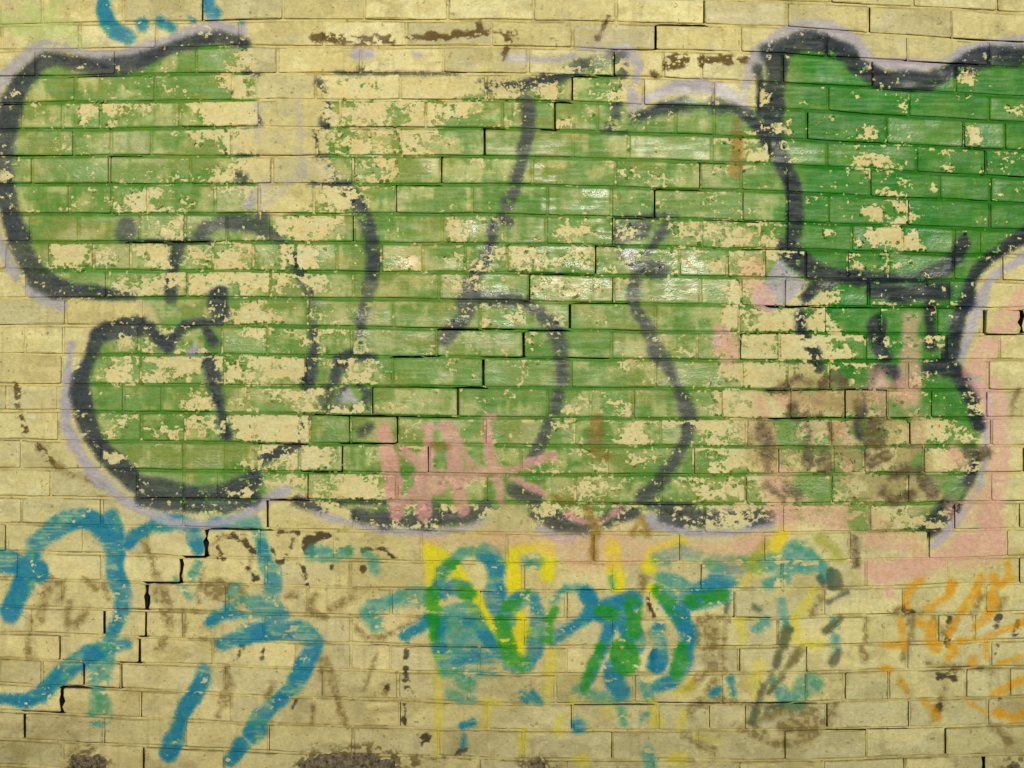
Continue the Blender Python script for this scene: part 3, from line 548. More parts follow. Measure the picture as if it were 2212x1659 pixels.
D = layer()
Dw = layer()     # worn, softer parts of the outline
for p, w in (([(528, 92, 16), (475, 80, 24), (425, 88, 26), (362, 107, 24), (325, 121, 26), (275, 140, 32), (225, 146, 32), (175, 138, 30), (125, 128, 26), (95, 132, 26), (70, 152, 28), (45, 180, 34), (27, 212, 38), (20, 250, 38), (14, 312, 34), (10, 375, 34), (15, 427, 36), (22, 470, 40), (42, 520, 42), (58, 560, 34), (84, 598, 46), (125, 622, 38), (165, 628, 28), (225, 634, 22), (290, 642, 12)], 34),
             ([(300, 705), (252, 711), (212, 728), (196, 768), (177, 802), (172, 842), (181, 880), (188, 912), (208, 955), (238, 987), (264, 1012), (290, 1042), (340, 1054), (400, 1066), (475, 1070), (522, 1050), (548, 1030)], 31), ([(310, 1078), (400, 1092), (480, 1094), (545, 1078)], 28),
             ([(250, 706), (325, 709), (352, 745), (372, 734), (400, 702), (472, 694)], 20), ([(474, 634), (474, 690)], 34), ([(352, 738), (366, 752)], 26), ([(446, 712), (462, 735)], 26), ([(452, 775), (462, 815), (470, 862), (482, 912), (492, 937)], 22),
             ([(275, 488), (277, 496)], 44), ([(275, 520), (360, 522), (450, 518)], 10), ([(430, 506), (445, 492), (475, 480), (512, 480), (552, 488)], 24), ([(384, 530), (376, 575), (368, 605), (370, 640)], 27), ([(568, 470), (566, 498), (603, 516), (624, 537), (633, 560), (648, 592), (668, 627), (678, 665), (678, 702), (681, 740), (675, 772), (668, 802), (663, 830)], 24),
             ([(700, 845), (704, 880)], 18), ([(662, 905), (650, 932), (633, 945)], 18), ([(568, 992), (600, 980), (624, 972)], 24), ([(706, 228), (702, 270)], 20), ([(684, 285), (686, 338), (704, 338)], 11), ([(713, 362), (722, 385)], 14), ([(668, 395), (755, 396)], 9),
             ([(758, 418), (778, 448), (793, 478), (803, 515), (806, 552), (803, 590), (795, 627), (790, 665), (780, 688), (779, 715), (779, 762)], 25), ([(738, 790), (752, 768), (780, 764), (806, 770)], 18), ([(733, 775), (724, 820)], 20), ([(714, 838), (714, 880), (780, 888), (795, 850), (776, 835)], 16), ([(745, 835), (720, 880)], 14),
             ([(1058, 186), (1131, 186), (1176, 172), (1206, 166), (1246, 141), (1286, 131), (1318, 126), (1338, 128), (1347, 155), (1339, 185), (1331, 214), (1326, 250), (1318, 280)], 27), ([(1300, 285), (1350, 285)], 8),
             ([(1372, 252), (1392, 246), (1431, 232), (1475, 228)], 26), ([(1545, 228), (1581, 232), (1618, 252), (1638, 276), (1660, 300), (1676, 328), (1697, 375), (1710, 402), (1715, 445), (1715, 505), (1700, 535)], 27), ([(1480, 231), (1545, 230)], 9),
             ([(1351, 468), (1458, 466)], 9), ([(1334, 478), (1336, 520), (1342, 555)], 15), ([(1450, 475), (1420, 518), (1398, 546)], 20), ([(1659, 112), (1684, 106), (1721, 90), (1759, 88), (1784, 95), (1814, 109), (1840, 120), (1846, 142), (1871, 153), (1909, 172), (1959, 177), (2009, 177), (2034, 162), (2059, 149), (2121, 124), (2171, 121), (2212, 120), (2400, 112)], 30),
             ([(1676, 112), (1680, 150), (1676, 200), (1670, 250), (1666, 300)], 38), ([(1636, 150), (1648, 200), (1640, 245)], 16), ([(1690, 528), (1712, 548), (1736, 568), (1771, 586), (1809, 596), (1859, 602), (1909, 605), (1984, 600), (2021, 587), (2046, 575), (2068, 555), (2082, 522)], 26), ([(1700, 540), (1744, 575), (1765, 592)], 40), ([(1740, 640), (1760, 618), (1800, 604)], 24),
             ([(1890, 625), (1950, 628), (2040, 630)], 32), ([(1925, 645), (1960, 640)], 22), ([(2400, 430), (2212, 510), (2171, 535), (2134, 562), (2109, 586), (2094, 615), (2086, 652), (2071, 685), (2064, 727), (2054, 765), (2036, 790)], 27), ([(2004, 795), (2060, 796), (2082, 826), (2097, 855), (2107, 882), (2115, 920)], 25), ([(2109, 985), (2094, 1037), (2066, 1075), (2036, 1112), (2010, 1138), (1994, 1156)], 30),
             ([(1896, 700), (1894, 745), (1908, 768)], 32), ([(1729, 684), (1732, 715), (1754, 752), (1766, 795)], 22), ([(2008, 655), (2008, 745)], 22), ([(1880, 830), (1895, 795), (1930, 800), (1944, 828)], 22), ([(1856, 945), (1850, 915), (1866, 890), (1864, 850)], 13), ([(1660, 845), (1700, 843)], 10)):
    stroke(D, [(q[0], q[1], 1.0 * (q[2] if len(q) > 2 else w)) for q in p], w, 7, jit=1.5)
for p, w in (([(727, 157), (800, 158), (985, 160)], 6), ([(778, 150), (800, 146)], 10), ([(825, 150), (832, 150)], 12), ([(530, 160), (560, 160)], 8), ([(545, 250), (556, 262), (530, 272)], 18), ([(520, 335), (552, 332)], 8), ([(512, 380), (530, 384), (525, 396)], 16), ([(690, 180), (700, 200)], 16), ([(1040, 178), (1048, 190)], 12), ([(1138, 215), (1143, 250), (1141, 287), (1131, 332), (1121, 375), (1111, 410), (1096, 445)], 25), ([(1065, 490), (1062, 520), (1052, 552), (1035, 587), (1012, 618), (1004, 642), (1008, 675), (980, 708), (963, 735)], 26), ([(1020, 640), (1100, 648), (1131, 652), (1166, 675), (1193, 702), (1208, 740), (1214, 777), (1214, 825)], 24), ([(1206, 850), (1201, 885)], 26), ([(1186, 912), (1170, 958), (1150, 988)], 20),
             ([(1350, 500), (1380, 495)], 40), ([(1372, 600), (1366, 640), (1376, 668), (1393, 697), (1406, 727), (1418, 760), (1438, 790), (1458, 822), (1464, 840), (1476, 862), (1487, 888), (1488, 915), (1483, 942), (1468, 970), (1456, 995), (1438, 1018), (1423, 1042), (1401, 1062), (1383, 1075)], 24),
             ([(1380, 575), (1420, 580)], 34), ([(700, 1085), (830, 1086)], 10), ([(770, 1112), (832, 1126)], 34), ([(640, 1080), (700, 1100)], 16), ([(928, 1108), (960, 1118), (1010, 1115), (1053, 1098)], 38), ([(840, 1120), (928, 1130)], 26), ([(1110, 1060), (1160, 1075)], 30), ([(1163, 1110), (1200, 1125), (1261, 1135)], 36), ([(1310, 1125), (1370, 1108)], 34), ([(1443, 1108), (1511, 1122)], 36), ([(1515, 1120), (1580, 1122)], 30), ([(1576, 1122), (1659, 1112)], 36), ([(1400, 1090), (1500, 1094)], 12), ([(580, 985), (640, 960)], 20), ([(780, 935), (800, 920)], 14), ([(1100, 480), (1085, 470)], 26)):
    stroke(Dw, [(q[0], q[1], 1.0 * w) for q in p], w, 8, jit=2)
# the dark paint is chipped where its wall is; worn in the middle
mid = np.clip(sstep(520, 640, XX) * (1 - sstep(1500, 1640, XX)) + sstep(1080, 1110, YY), 0, 1)
dchip = sstep(.19, .22, fl - mid * .19 + keep_bias * .6 + (cov - .6) * .25) * (1 - sstep(.98, 1.0, fine + near * .05))
dchip2 = sstep(.28, .32, fl * .8 + n12 * .2 + keep_bias * .5 + (cov - .6) * .25) * (1 - sstep(.97, .99, fine + near * .06))
halo = box(D, 4)
blend(C(58, 104, 74), np.clip(halo - D * .6, 0, 1) * .45 * dchip)
dcol = mix3(C(42, 48, 56), C(22, 30, 40), sstep(1500, 1700, XX))
dcol = mix3(dcol, C(84, 90, 80), sstep(.55, .85, n60) * .40 * (1 - right))
blend(dcol, D * dchip * (.94 - .10 * n6 - (1 - right) * (.14 * sstep(.4, .9, b_r1) + .30 * sstep(500, 640, XX) * (1 - sstep(1480, 1640, XX)) * sstep(.3, .7, n60))))
blend(mix3(C(64, 70, 66), C(46, 52, 52), n25), Dw * dchip2 * .86)
blend(C(8, 72, 110), np.clip(sstep(2070, 2110, XX) * (1 - sstep(760, 800, YY)) * sstep(640, 700, YY), 0, 1) * D * .6)

# ---- pink and peach coats over the letters' right end, brown smears on top
L = layer()
for p, w in (([(2400, 600), (2212, 640), (2172, 692), (2130, 752), (2108, 802), (2142, 852), (2155, 905), (2155, 985), (2150, 1040), (2142, 1100), (2150, 1180)], 42), ([(2150, 1170), (2090, 1165), (2060, 1190), (1980, 1222), (1900, 1236), (1880, 1228)], 38), ([(1966, 690), (1966, 760), (1962, 850)], 40), ([(1962, 850), (1940, 870)], 24), ([(1640, 630), (1650, 655)], 36), ([(1568, 735), (1570, 765)], 40),
             ([(1900, 1250), (1920, 1282)], 18), ([(1560, 715), (1555, 760)], 24)):
    stroke(L, p, w, 9)
blend(C(206, 158, 142), L * .70 * sstep(.08, .2, flake2))
L = layer()
for p, w in (([(1060, 1160), (1200, 1175), (1330, 1165), (1420, 1185), (1560, 1190), (1640, 1170)], 36), ([(1240, 1215), (1380, 1205)], 30), ([(900, 1168), (1060, 1165)], 16), ([(1640, 930), (1660, 1000), (1680, 1080), (1700, 1130)], 50), ([(1700, 860), (1800, 870), (1900, 840), (1960, 850)], 44), ([(1830, 1110), (1900, 1150), (1980, 1180)], 40), ([(1620, 590), (1640, 570)], 40), ([(1660, 1050), (1690, 1040)], 30), ([(1800, 930), (1810, 960)], 30), ([(2060, 980), (2050, 1000)], 30), ([(1600, 1230), (1560, 1200)], 30)):
    stroke(L, p, w, 14)
blend(C(206, 158, 124), L * .50)
P = layer()
for p, w in (([(1892, 813), (1900, 900)], 44), ([(1660, 930), (1660, 945)], 26), ([(1815, 925), (1826, 945)], 26), ([(1980, 915), (1982, 1010)], 26), ([(1830, 975), (1840, 1012)], 36), ([(1672, 1036), (1690, 1064)], 40), ([(1816, 1032), (1820, 1050)], 14), ([(1690, 1112), (1760, 1108), (1815, 1122)], 40), ([(1640, 1180), (1600, 1175)], 40),
             ([(1720, 828), (1722, 850)], 22), ([(1690, 1018), (1720, 1022)], 18), ([(1890, 1224), (1950, 1226), (2030, 1212)], 40), ([(2080, 1090), (2140, 1080), (2140, 1180), (2080, 1190)], 60), ([(1880, 1170), (1980, 1190)], 30), ([(2060, 975), (2080, 1000)], 30), ([(1700, 870), (1760, 872)], 20), ([(1640, 870), (1650, 890)], 24)):
    stroke(P, p, w, 12)
blend(C(200, 156, 132), P * .62 * sstep(.10, .22, broken(flake2, 14, 69)))
F = layer()          # olive-brown film smeared over the right end of the letters, brick by brick
for p, w in (([(1690, 830), (1780, 845), (1860, 880), (1950, 900)], 70), ([(1650, 960), (1740, 950), (1850, 960), (1970, 1000)], 80), ([(1850, 1050), (2000, 1050)], 70), ([(1840, 1110), (1990, 1120)], 50)):
    stroke(F, p, w, 26)
fb = broken(n60, 18, 71)
blend(C(132, 122, 70), F * (.18 + .50 * sstep(.40, .62, fb)) * (.75 + .25 * n12))
L = layer()
for p, w in (([(1645, 925), (1652, 945)], 22), ([(1658, 965), (1658, 1012)], 21), ([(1746, 960), (1747, 998)], 25), ([(1780, 980), (1782, 1008)], 30), ([(1694, 836), (1722, 815), (1750, 830)], 18), ([(1772, 832), (1800, 812), (1826, 826)], 18), ([(1885, 925), (1895, 950)], 40), ([(1880, 1000), (1910, 985)], 24), ([(1925, 1020), (1985, 1014)], 22), ([(1870, 940), (1870, 990)], 13),
             ([(1700, 895), (1770, 898)], 12), ([(1700, 1058), (1720, 1065)], 26), ([(1908, 1062), (1930, 1085), (1966, 1070)], 18), ([(2098, 975), (2122, 978)], 38), ([(1990, 1030), (2012, 1060)], 22), ([(1846, 1165), (1850, 1218)], 20), ([(1712, 880), (1720, 902)], 22), ([(1850, 870), (1855, 900)], 12), ([(1655, 1048), (1690, 1075)], 16), ([(1740, 912), (1750, 955)], 12), ([(1790, 918), (1796, 950)], 10)):
    stroke(L, p, w, 7)
blend(C(84, 70, 44), L * (.58 + .35 * sstep(.3, .6, n12)) * .92)
L = layer()
for p, w in (([(1696, 922), (1700, 948)], 30), ([(1740, 1040), (1775, 1062)], 40), ([(1812, 1048), (1820, 1066)], 26), ([(1852, 1110), (1858, 1130)], 34), ([(2050, 1045), (2072, 1060)], 34), ([(1980, 1000), (2010, 970)], 20), ([(1930, 870), (1935, 890)], 18)):
    stroke(L, p, w, 8)
blend(C(92, 134, 56), L * .75 * sstep(.22, .28, broken(flake, 20, 73)))
# the pink tag
L = layer()
for p, w in (([(830, 930), (845, 1005), (854, 1080), (858, 1108)], 25), ([(866, 965), (890, 985), (915, 1012), (906, 1050), (885, 1078), (862, 1095)], 18), ([(926, 922), (926, 967), (922, 1005), (917, 1055), (917, 1112)], 23), ([(962, 918), (982, 955), (983, 1005), (990, 1055), (1000, 1102)], 26), ([(905, 1030), (960, 1028), (1030, 1026)], 20), ([(1053, 902), (1055, 955), (1063, 1005), (1078, 1055), (1084, 1086)], 19), ([(1042, 900), (1066, 900)], 12),
             ([(990, 970), (1030, 1015)], 10), ([(1020, 1020), (1070, 1020), (1106, 1016), (1143, 1000), (1201, 985)], 18), ([(1106, 1030), (1136, 1045), (1178, 1068)], 15), ([(1222, 1108), (1261, 1130), (1306, 1126), (1338, 1102)], 13), ([(940, 1060), (985, 1040)], 14)):
    stroke(L, p, w, 6, jit=4)
blend(mix3(C(200, 138, 132), C(210, 152, 146), n25), L * (.84 - .18 * n12))
L = layer()
for p, w in (([(1676, 1182), (1694, 1154)], 26),):
    stroke(L, p, w, 7)
blend(C(216, 190, 40), L * .85)
L = layer()
for p, w in (([(1770, 1166), (1800, 1186), (1812, 1205)], 26), ([(1620, 1222), (1650, 1182)], 20)):
    stroke(L, p, w, 9)
blend(C(140, 146, 40), L * .6)
# rust and damp runs
L = layer()
for p, w in (([(1592, 262), (1594, 300), (1590, 372)], 20), ([(1368, 1150), (1385, 1120), (1398, 1152)], 18), ([(1282, 1150), (1282, 1206)], 12), ([(1290, 905), (1285, 950)], 24), ([(1200, 1075), (1230, 1085)], 18), ([(1280, 975), (1310, 990)], 16), ([(935, 962), (962, 966)], 13), ([(1270, 1100), (1290, 1150)], 20), ([(1380, 1146), (1400, 1148)], 16)):
    stroke(L, p, w, 8)
blend(C(122, 92, 24), L * .62)
# grime caught on the letters' joints and a last film of dust
blend(C(54, 96, 28), G * bed_j * sstep(.5, .8, fbm(80, 20, 3, 31)) * .4)
blend(C(92, 74, 30), G * jl * sstep(.66, .9, fbm(50, 26, 4, 32)) * .4)
blend(C(150, 140, 80), sstep(.6, 1, fbm(200, 120, 4, 33)) * .12)
rgb *= (1 + (n6 - .5) * .07 + (speck - .5) * .05)[None]
rgb = np.clip(rgb, 0, 1)

L = layer()          # soil splashed round the broken faces at the foot
for p, w in (([(650, 1645), (700, 1632), (800, 1628), (900, 1648)], 26), ([(150, 1640), (190, 1622), (232, 1650)], 14), ([(1130, 1650), (1165, 1640), (1190, 1655)], 16), ([(2165, 1655), (2205, 1645)], 14), ([(900, 1630), (960, 1640)], 10)):
    stroke(L, p, w, 10, jit=6)
blend(C(92, 78, 44), L * sstep(.35, .6, n12) * .75)
# film height (mm scale, for bump) and gloss
film = .45 * G * (1 - chip) + .25 * D * dchip + .2 * LAV * lchip + .15 * B1 * blue_chip + .28 * sstep(.47, .53, 1 - n60 * .55 - b_r1 * .45)
film = film * .6 + (streak - .5) * .10 * sstep(0, 5, edge_d) + (n6 - .5) * .06
gloss = .16 + .34 * sstep(.60, .85, b_r1 * .6 + fbm(60, 40, 3, 41) * .4) * sstep(1, 6, edge_d) + .20 * G * (1 - chip) * (.5 + streak) - .04 * D * dchip + .20 * LAV - .25 * joint_s - .2 * grime_falloff
shiny = layer()
for (xa, ya, xb, yb) in ((205, 540, 276, 576), (1108, 530, 1284, 584), (1256, 404, 1312, 458), (1290, 470, 1322, 516), (1148, 600, 1322, 650), (1290, 540, 1420, 588), (1428, 540, 1530, 590), (1436, 600, 1520, 644), (830, 556, 905, 578), (945, 555, 1000, 578), (1030, 528, 1090, 578), (1150, 352, 1200, 398),
                         (1040, 590, 1100, 640), (1060, 660, 1110, 700), (960, 690, 1010, 706), (1170, 405, 1200, 460), (1000, 465, 1030, 515), (335, 560, 365, 578), (75, 100, 160, 108), (1340, 540, 1385, 590)):
    sl = win(xa, xb, ya, yb)
    shiny[sl] = np.maximum(shiny[sl], sstep(.35, .6, .55 * n25 + .45 * streak)[sl])
gloss += .48 * box(shiny, 2)
gloss += .14 * (streak - .5)
chip_map = np.clip(chip * G, 0, 1)
film_map = np.clip(G, 0, 1)
del flake, flake2, n200

def make_image(name, a, data):
    im = bpy.data.images.new(name, CW, CH, alpha=True, float_buffer=False)
    if data:
        im.colorspace_settings.name = 'Non-Color'
    buf = np.ones((CH, CW, 4), np.float32)
    for c in range(3):
        buf[..., c] = a[c]
    im.pixels.foreach_set(buf[::-1].ravel())
    im.update()
    im.pack()
    return im
img_paint = make_image("paint_layers", rgb, False)
img_film = make_image("paint_film", [np.clip(film + .2, 0, 1), np.clip(gloss, 0, 1), joint_s], True)

# ------------------------------------------------------------------ materials
def new_mat(name):
    m = bpy.data.materials.new(name)
    m.use_nodes = True
    return m, m.node_tree.nodes, m.node_tree.links, m.node_tree.nodes["Principled BSDF"]

def painted_masonry():
    m, n, l, bs = new_mat("painted_masonry")
    uv = n.new("ShaderNodeUVMap"); uv.uv_map = "wall"
    t1 = n.new("ShaderNodeTexImage"); t1.image = img_paint; t1.extension = 'CLIP'
    t2 = n.new("ShaderNodeTexImage"); t2.image = img_film; t2.extension = 'CLIP'
    l.new(uv.outputs[0], t1.inputs[0]); l.new(uv.outputs[0], t2.inputs[0])
    geo = n.new("ShaderNodeNewGeometry")
    # bare cream coat where the tags end
    nz = n.new("ShaderNodeTexNoise"); nz.inputs["Scale"].default_value = 8.0; nz.inputs["Detail"].default_value = 6
    l.new(geo.outputs["Position"], nz.inputs["Vector"])
    rp = n.new("ShaderNodeValToRGB")
    rp.color_ramp.elements[0].position = .42; rp.color_ramp.elements[0].color = (.50, .44, .20, 1)
    rp.color_ramp.elements[1].position = .56; rp.color_ramp.elements[1].color = (.60, .48, .18, 1)
    l.new(nz.outputs[0], rp.inputs[0])
    mx = n.new("ShaderNodeMix"); mx.data_type = 'RGBA'
    l.new(t1.outputs["Alpha"], mx.inputs[0]); l.new(rp.outputs[0], mx.inputs[6]); l.new(t1.outputs["Color"], mx.inputs[7])
    # fine grain of the film
    gr = n.new("ShaderNodeTexNoise"); gr.inputs["Scale"].default_value = 420.0; gr.inputs["Detail"].default_value = 3
    l.new(geo.outputs["Position"], gr.inputs["Vector"])
    mr = n.new("ShaderNodeMapRange"); mr.inputs[1].default_value = .3; mr.inputs[2].default_value = .7
    mr.inputs[3].default_value = .80; mr.inputs[4].default_value = .92
    l.new(gr.outputs[0], mr.inputs[0])
    mul = n.new("ShaderNodeMix"); mul.data_type = 'RGBA'; mul.blend_type = 'MULTIPLY'; mul.inputs[0].default_value = 1
    l.new(mx.outputs[2], mul.inputs[6]); l.new(mr.outputs[0], mul.inputs[7])
    l.new(mul.outputs[2], bs.inputs["Base Color"])
    sp = n.new("ShaderNodeSeparateColor"); l.new(t2.outputs["Color"], sp.inputs[0])
    ro = n.new("ShaderNodeMapRange"); ro.inputs[1].default_value = 0; ro.inputs[2].default_value = 1
    ro.inputs[3].default_value = .78; ro.inputs[4].default_value = .22
    l.new(sp.outputs[1], ro.inputs[0]); l.new(ro.outputs[0], bs.inputs["Roughness"])
    sl_ = n.new("ShaderNodeMapRange"); sl_.inputs[3].default_value = .04; sl_.inputs[4].default_value = .66
    l.new(sp.outputs[1], sl_.inputs[0]); l.new(sl_.outputs[0], bs.inputs["Specular IOR Level"])
    # relief: film steps, brushed grain, pitted face
    b1 = n.new("ShaderNodeBump"); b1.inputs["Strength"].default_value = .9; b1.inputs["Distance"].default_value = .0045
    l.new(sp.outputs[0], b1.inputs["Height"])
    mp = n.new("ShaderNodeMapping"); mp.inputs["Scale"].default_value = (1, 1, 2.2)
    l.new(geo.outputs["Position"], mp.inputs[0])
    n2 = n.new("ShaderNodeTexNoise"); n2.inputs["Scale"].default_value = 75.0; n2.inputs["Detail"].default_value = 8; n2.inputs["Roughness"].default_value = .62
    l.new(mp.outputs[0], n2.inputs["Vector"])
    b2 = n.new("ShaderNodeBump"); b2.inputs["Strength"].default_value = .55; b2.inputs["Distance"].default_value = .0030
    l.new(n2.outputs[0], b2.inputs["Height"]); l.new(b1.outputs[0], b2.inputs["Normal"])
    n3 = n.new("ShaderNodeTexNoise"); n3.inputs["Scale"].default_value = 14.0; n3.inputs["Detail"].default_value = 3
    l.new(geo.outputs["Position"], n3.inputs["Vector"])
    b3 = n.new("ShaderNodeBump"); b3.inputs["Strength"].default_value = .6; b3.inputs["Distance"].default_value = .006
    l.new(n3.outputs[0], b3.inputs["Height"]); l.new(b2.outputs[0], b3.inputs["Normal"])
    l.new(b3.outputs[0], bs.inputs["Normal"])
    return m
M_PAINT = painted_masonry()

def rough_mat(name, c1, c2, scale, rough=.9, bump=.01):
    m, n, l, bs = new_mat(name)
    geo = n.new("ShaderNodeNewGeometry")
    nz = n.new("ShaderNodeTexNoise"); nz.inputs["Scale"].default_value = scale; nz.inputs["Detail"].default_value = 8; nz.inputs["Roughness"].default_value = .65
    l.new(geo.outputs["Position"], nz.inputs["Vector"])
    rp = n.new("ShaderNodeValToRGB")
    rp.color_ramp.elements[0].position = .35; rp.color_ramp.elements[0].color = (*c1, 1)
    rp.color_ramp.elements[1].position = .68; rp.color_ramp.elements[1].color = (*c2, 1)
    l.new(nz.outputs[0], rp.inputs[0]); l.new(rp.outputs[0], bs.inputs["Base Color"])
    bs.inputs["Roughness"].default_value = rough
    b = n.new("ShaderNodeBump"); b.inputs["Distance"].default_value = bump; b.inputs["Strength"].default_value = 1
    l.new(nz.outputs[0], b.inputs["Height"]); l.new(b.outputs[0], bs.inputs["Normal"])
    return m
M_CORE = rough_mat("crack_dirt", (.010, .008, .006), (.045, .036, .024), 60)
M_SPALL = rough_mat("broken_masonry", (.026, .019, .010), (.30, .235, .125), 70, bump=.014)
M_SHADE_WALL = rough_mat("shade_wall_render", (.20, .18, .14), (.34, .31, .25), 2.0, bump=.004)
M_GROUND = rough_mat("trodden_ground", (.06, .05, .035), (.17, .14, .09), 3.0, bump=.03)

# ------------------------------------------------------------------ setting and wall
col = scene.collection
def mesh_obj(name, verts, faces, mat, parent=None, uv=True, uvsrc=None):
    me = bpy.data.meshes.new(name)
    me.from_pydata(verts, [], faces)
    me.materials.append(mat)
    if uv and mat is M_PAINT:                # only what faces out is painted; the raw sides in an open joint are dirt
        me.materials.append(M_CORE)
        mi = [1 if max(verts[i][1] for i in f) > .05 else 0 for f in faces]
        me.polygons.foreach_set("material_index", mi)
    if uv:
        uvl = me.uv_layers.new(name="wall")
        co = np.array(verts if uvsrc is None else uvsrc, np.float32)
        li = np.empty(len(me.loops), np.int32); me.loops.foreach_get("vertex_index", li)
        fx = co[:, 0] / S
        fy = FH - (co[:, 2] - Z0) / S
        u = np.stack([(fx + MX) / (CW * RS), 1 - (fy + MY) / (CH * RS)], -1)[li]
        uvl.data.foreach_set("uv", u.astype(np.float32).ravel())
    o = bpy.data.objects.new(name, me)
    col.objects.link(o)
    o.parent = parent
    return o
def W(fx, fy, d):
    return (fx * S, d, Z0 + (FH - fy) * S)

gx = 300.0
gr = mesh_obj("ground", [(-gx, -gx, 0), (gx, -gx, 0), (gx, gx, 0), (-gx, gx, 0)], [(0, 1, 2, 3)], M_GROUND, uv=False)
gr["kind"] = "structure"

# a wall added unseen behind the camera for shading: its top edge takes part of the low sun off the foot of the brick wall
OD, OH = 8.6, 2.72
v = [(-9, -OD - .4, 0), (13, -OD - .4, 0), (13, -OD, 0), (-9, -OD, 0), (-9, -OD - .4, OH), (13, -OD - .4, OH), (13, -OD, OH), (-9, -OD, OH)]
ow = mesh_obj("added_shade_wall", v, [(0, 1, 5, 4), (1, 2, 6, 5), (2, 3, 7, 6), (3, 0, 4, 7), (4, 5, 6, 7)], M_SHADE_WALL, uv=False)
ow["kind"] = "structure"

wall = bpy.data.objects.new("brick_wall", None)
wall.empty_display_size = .3
col.objects.link(wall)
wall["label"] = "cream painted brick wall covered in faded green graffiti letters and tags"
wall["category"] = "wall"
wall["kind"] = "thing"

zb, zt = Z0 + (FH - jy(NV + NDN, 0)) * S, Z0 + (FH - jy(-NUP, 1100)) * S - .02
x0, x1 = XL * S, XR * S
v = [(x0, .075, 0), (x1, .075, 0), (x1, .40, 0), (x0, .40, 0), (x0, .075, zt), (x1, .075, zt), (x1, .40, zt), (x0, .40, zt)]
mesh_obj("wall_core", v, [(0, 1, 5, 4), (1, 2, 6, 5), (2, 3, 7, 6), (3, 0, 4, 7), (4, 5, 6, 7)], M_CORE, wall)

gr_ = random.Random(21)
HEAD_K = {}
for c in HEAD_CRACKS:
    ym = (c[1] + c[2]) / 2
    for k in range(NV):
        if float(jy(k, c[0])) < ym < float(jy(k + 1, c[0])):
            HEAD_K.setdefault(k, []).append(c)
def gap(k, h):
    return max([JW] + [c[3] * 1.3 for c in HEAD_K.get(k, ()) if abs(c[0] - h) < 1 and c[3] > 3.8])
def brick_mesh(k, a, b):
    """a worn brick between two head joints: ten-point outline, rounded arris, sides running back into the wall"""
    ga, gb = gap(k, a), gap(k, b)
    xa, xb = a + ga / 2, b - gb / 2
    r = gr_.uniform(1.5, 3.2)
    j = lambda s=.8: gr_.uniform(-s, s)
    t = lambda x: float(jy(k, x)) + BW / 2
    u = lambda x: float(jy(k + 1, x)) - BW / 2
    xm = (xa + xb) / 2
    out = [(xa + r, t(xa) + j(.5)), (xm, t(xm) + j(1.0)), (xb - r, t(xb) + j(.5)), (xb + j(.5), t(xb) + r)]
    if gb > JW:                          # a burst edge is ragged
        out += [(xb + j(1.0) * (gb - JW), t(xb) + (u(xb) - t(xb)) * q) for q in (.3 + j(.06), .5 + j(.06), .72 + j(.06))]
    out += [(xb + j(.6), u(xb) - r), (xb - r, u(xb) + j(.5)), (xm, u(xm) + j(1.0)), (xa + r, u(xa) + j(.5)), (xa + j(.5), u(xa) - r)]
    if ga > JW:
        out += [(xa + j(1.0) * (ga - JW), t(xa) + (u(xa) - t(xa)) * q) for q in (.72 + j(.06), .5 + j(.06), .3 + j(.06))]
    out += [(xa + j(.6), t(xa) + r)]
    cx, cy = xm, (t(xm) + u(xm)) / 2
    d0 = -gr_.random() ** 2 * .0045
    sx, sy = gr_.gauss(0, .006), gr_.gauss(0, .010)
    ins = gr_.uniform(.5, 1.1)
    V, F = [], []
    n = len(out)
    for (x, y) in out:                   # front face, slightly tilted
        ix = x + (ins if x < cx - 1 else -ins if x > cx + 1 else 0)
        iy = y + (ins if y < cy else -ins)
        V.append(W(ix, iy, d0 + sx * (ix - cx) * S + sy * (iy - cy) * S))
    for (x, y) in out:
        V.append(W(x, y, d0 + .0013 + sx * (x - cx) * S + sy * (y - cy) * S))
    for (x, y) in out:
        V.append(W(x, y, .060))
    F.append(tuple(range(n - 1, -1, -1)))
    for q in (0, n):
        for i in range(n):
            i2 = (i + 1) % n
            F.append((q + i, q + i2, q + n + i2, q + n + i))
    return V, F, d0

bricks, BR = [], {}
for k in range(-NUP, NV + NDN):
    hs = ALLH[k]
    for a, b in zip(hs[:-1], hs[1:]):
        V, F, d0 = brick_mesh(k, a, b)
        vis_w = max(0, min(b, FW) - max(a, 0))
        ym = (a + b) / 2
        vis_h = max(0, min(float(jy(k + 1, ym)), FH) - max(float(jy(k, ym)), 0))
        bricks.append((vis_w * vis_h, k, a, b, V, F))
def loose(V, dx=0, dy=0, rot=0, out=0):
    """push one brick out of its bed and turn it a little"""
    a = np.array(V); c = a.mean(0)
    q = a - c
    co, si = math.cos(rot), math.sin(rot)
    q = np.stack([q[:, 0] * co - q[:, 2] * si, q[:, 1], q[:, 0] * si + q[:, 2] * co], -1)
    return [tuple(p) for p in (q + c + np.array([dx, -out, dy]))]
order = sorted(range(len(bricks)), key=lambda i: -bricks[i][0])
single = set(order[:300])
SV, SF = [], []
for i, (ar, k, a, b, V, F) in enumerate(bricks):
    if k == 11 and abs(a - 2126) < 12:
        V = loose(V, dx=-.002, dy=-.004, rot=-.03, out=.016)
    if i in single or (k == 11 and abs(a - 2126) < 12):
        o = mesh_obj("brick", V, F, M_PAINT, wall)
        if k == 11 and abs(a - 2126) < 12:
            o["label"] = "loose half brick standing proud of its course"
    else:
        q = len(SV)
        SV += V
        SF += [tuple(t + q for t in f) for f in F]
o = mesh_obj("brickwork", SV, SF, M_PAINT, wall)
o["kind"] = "stuff"

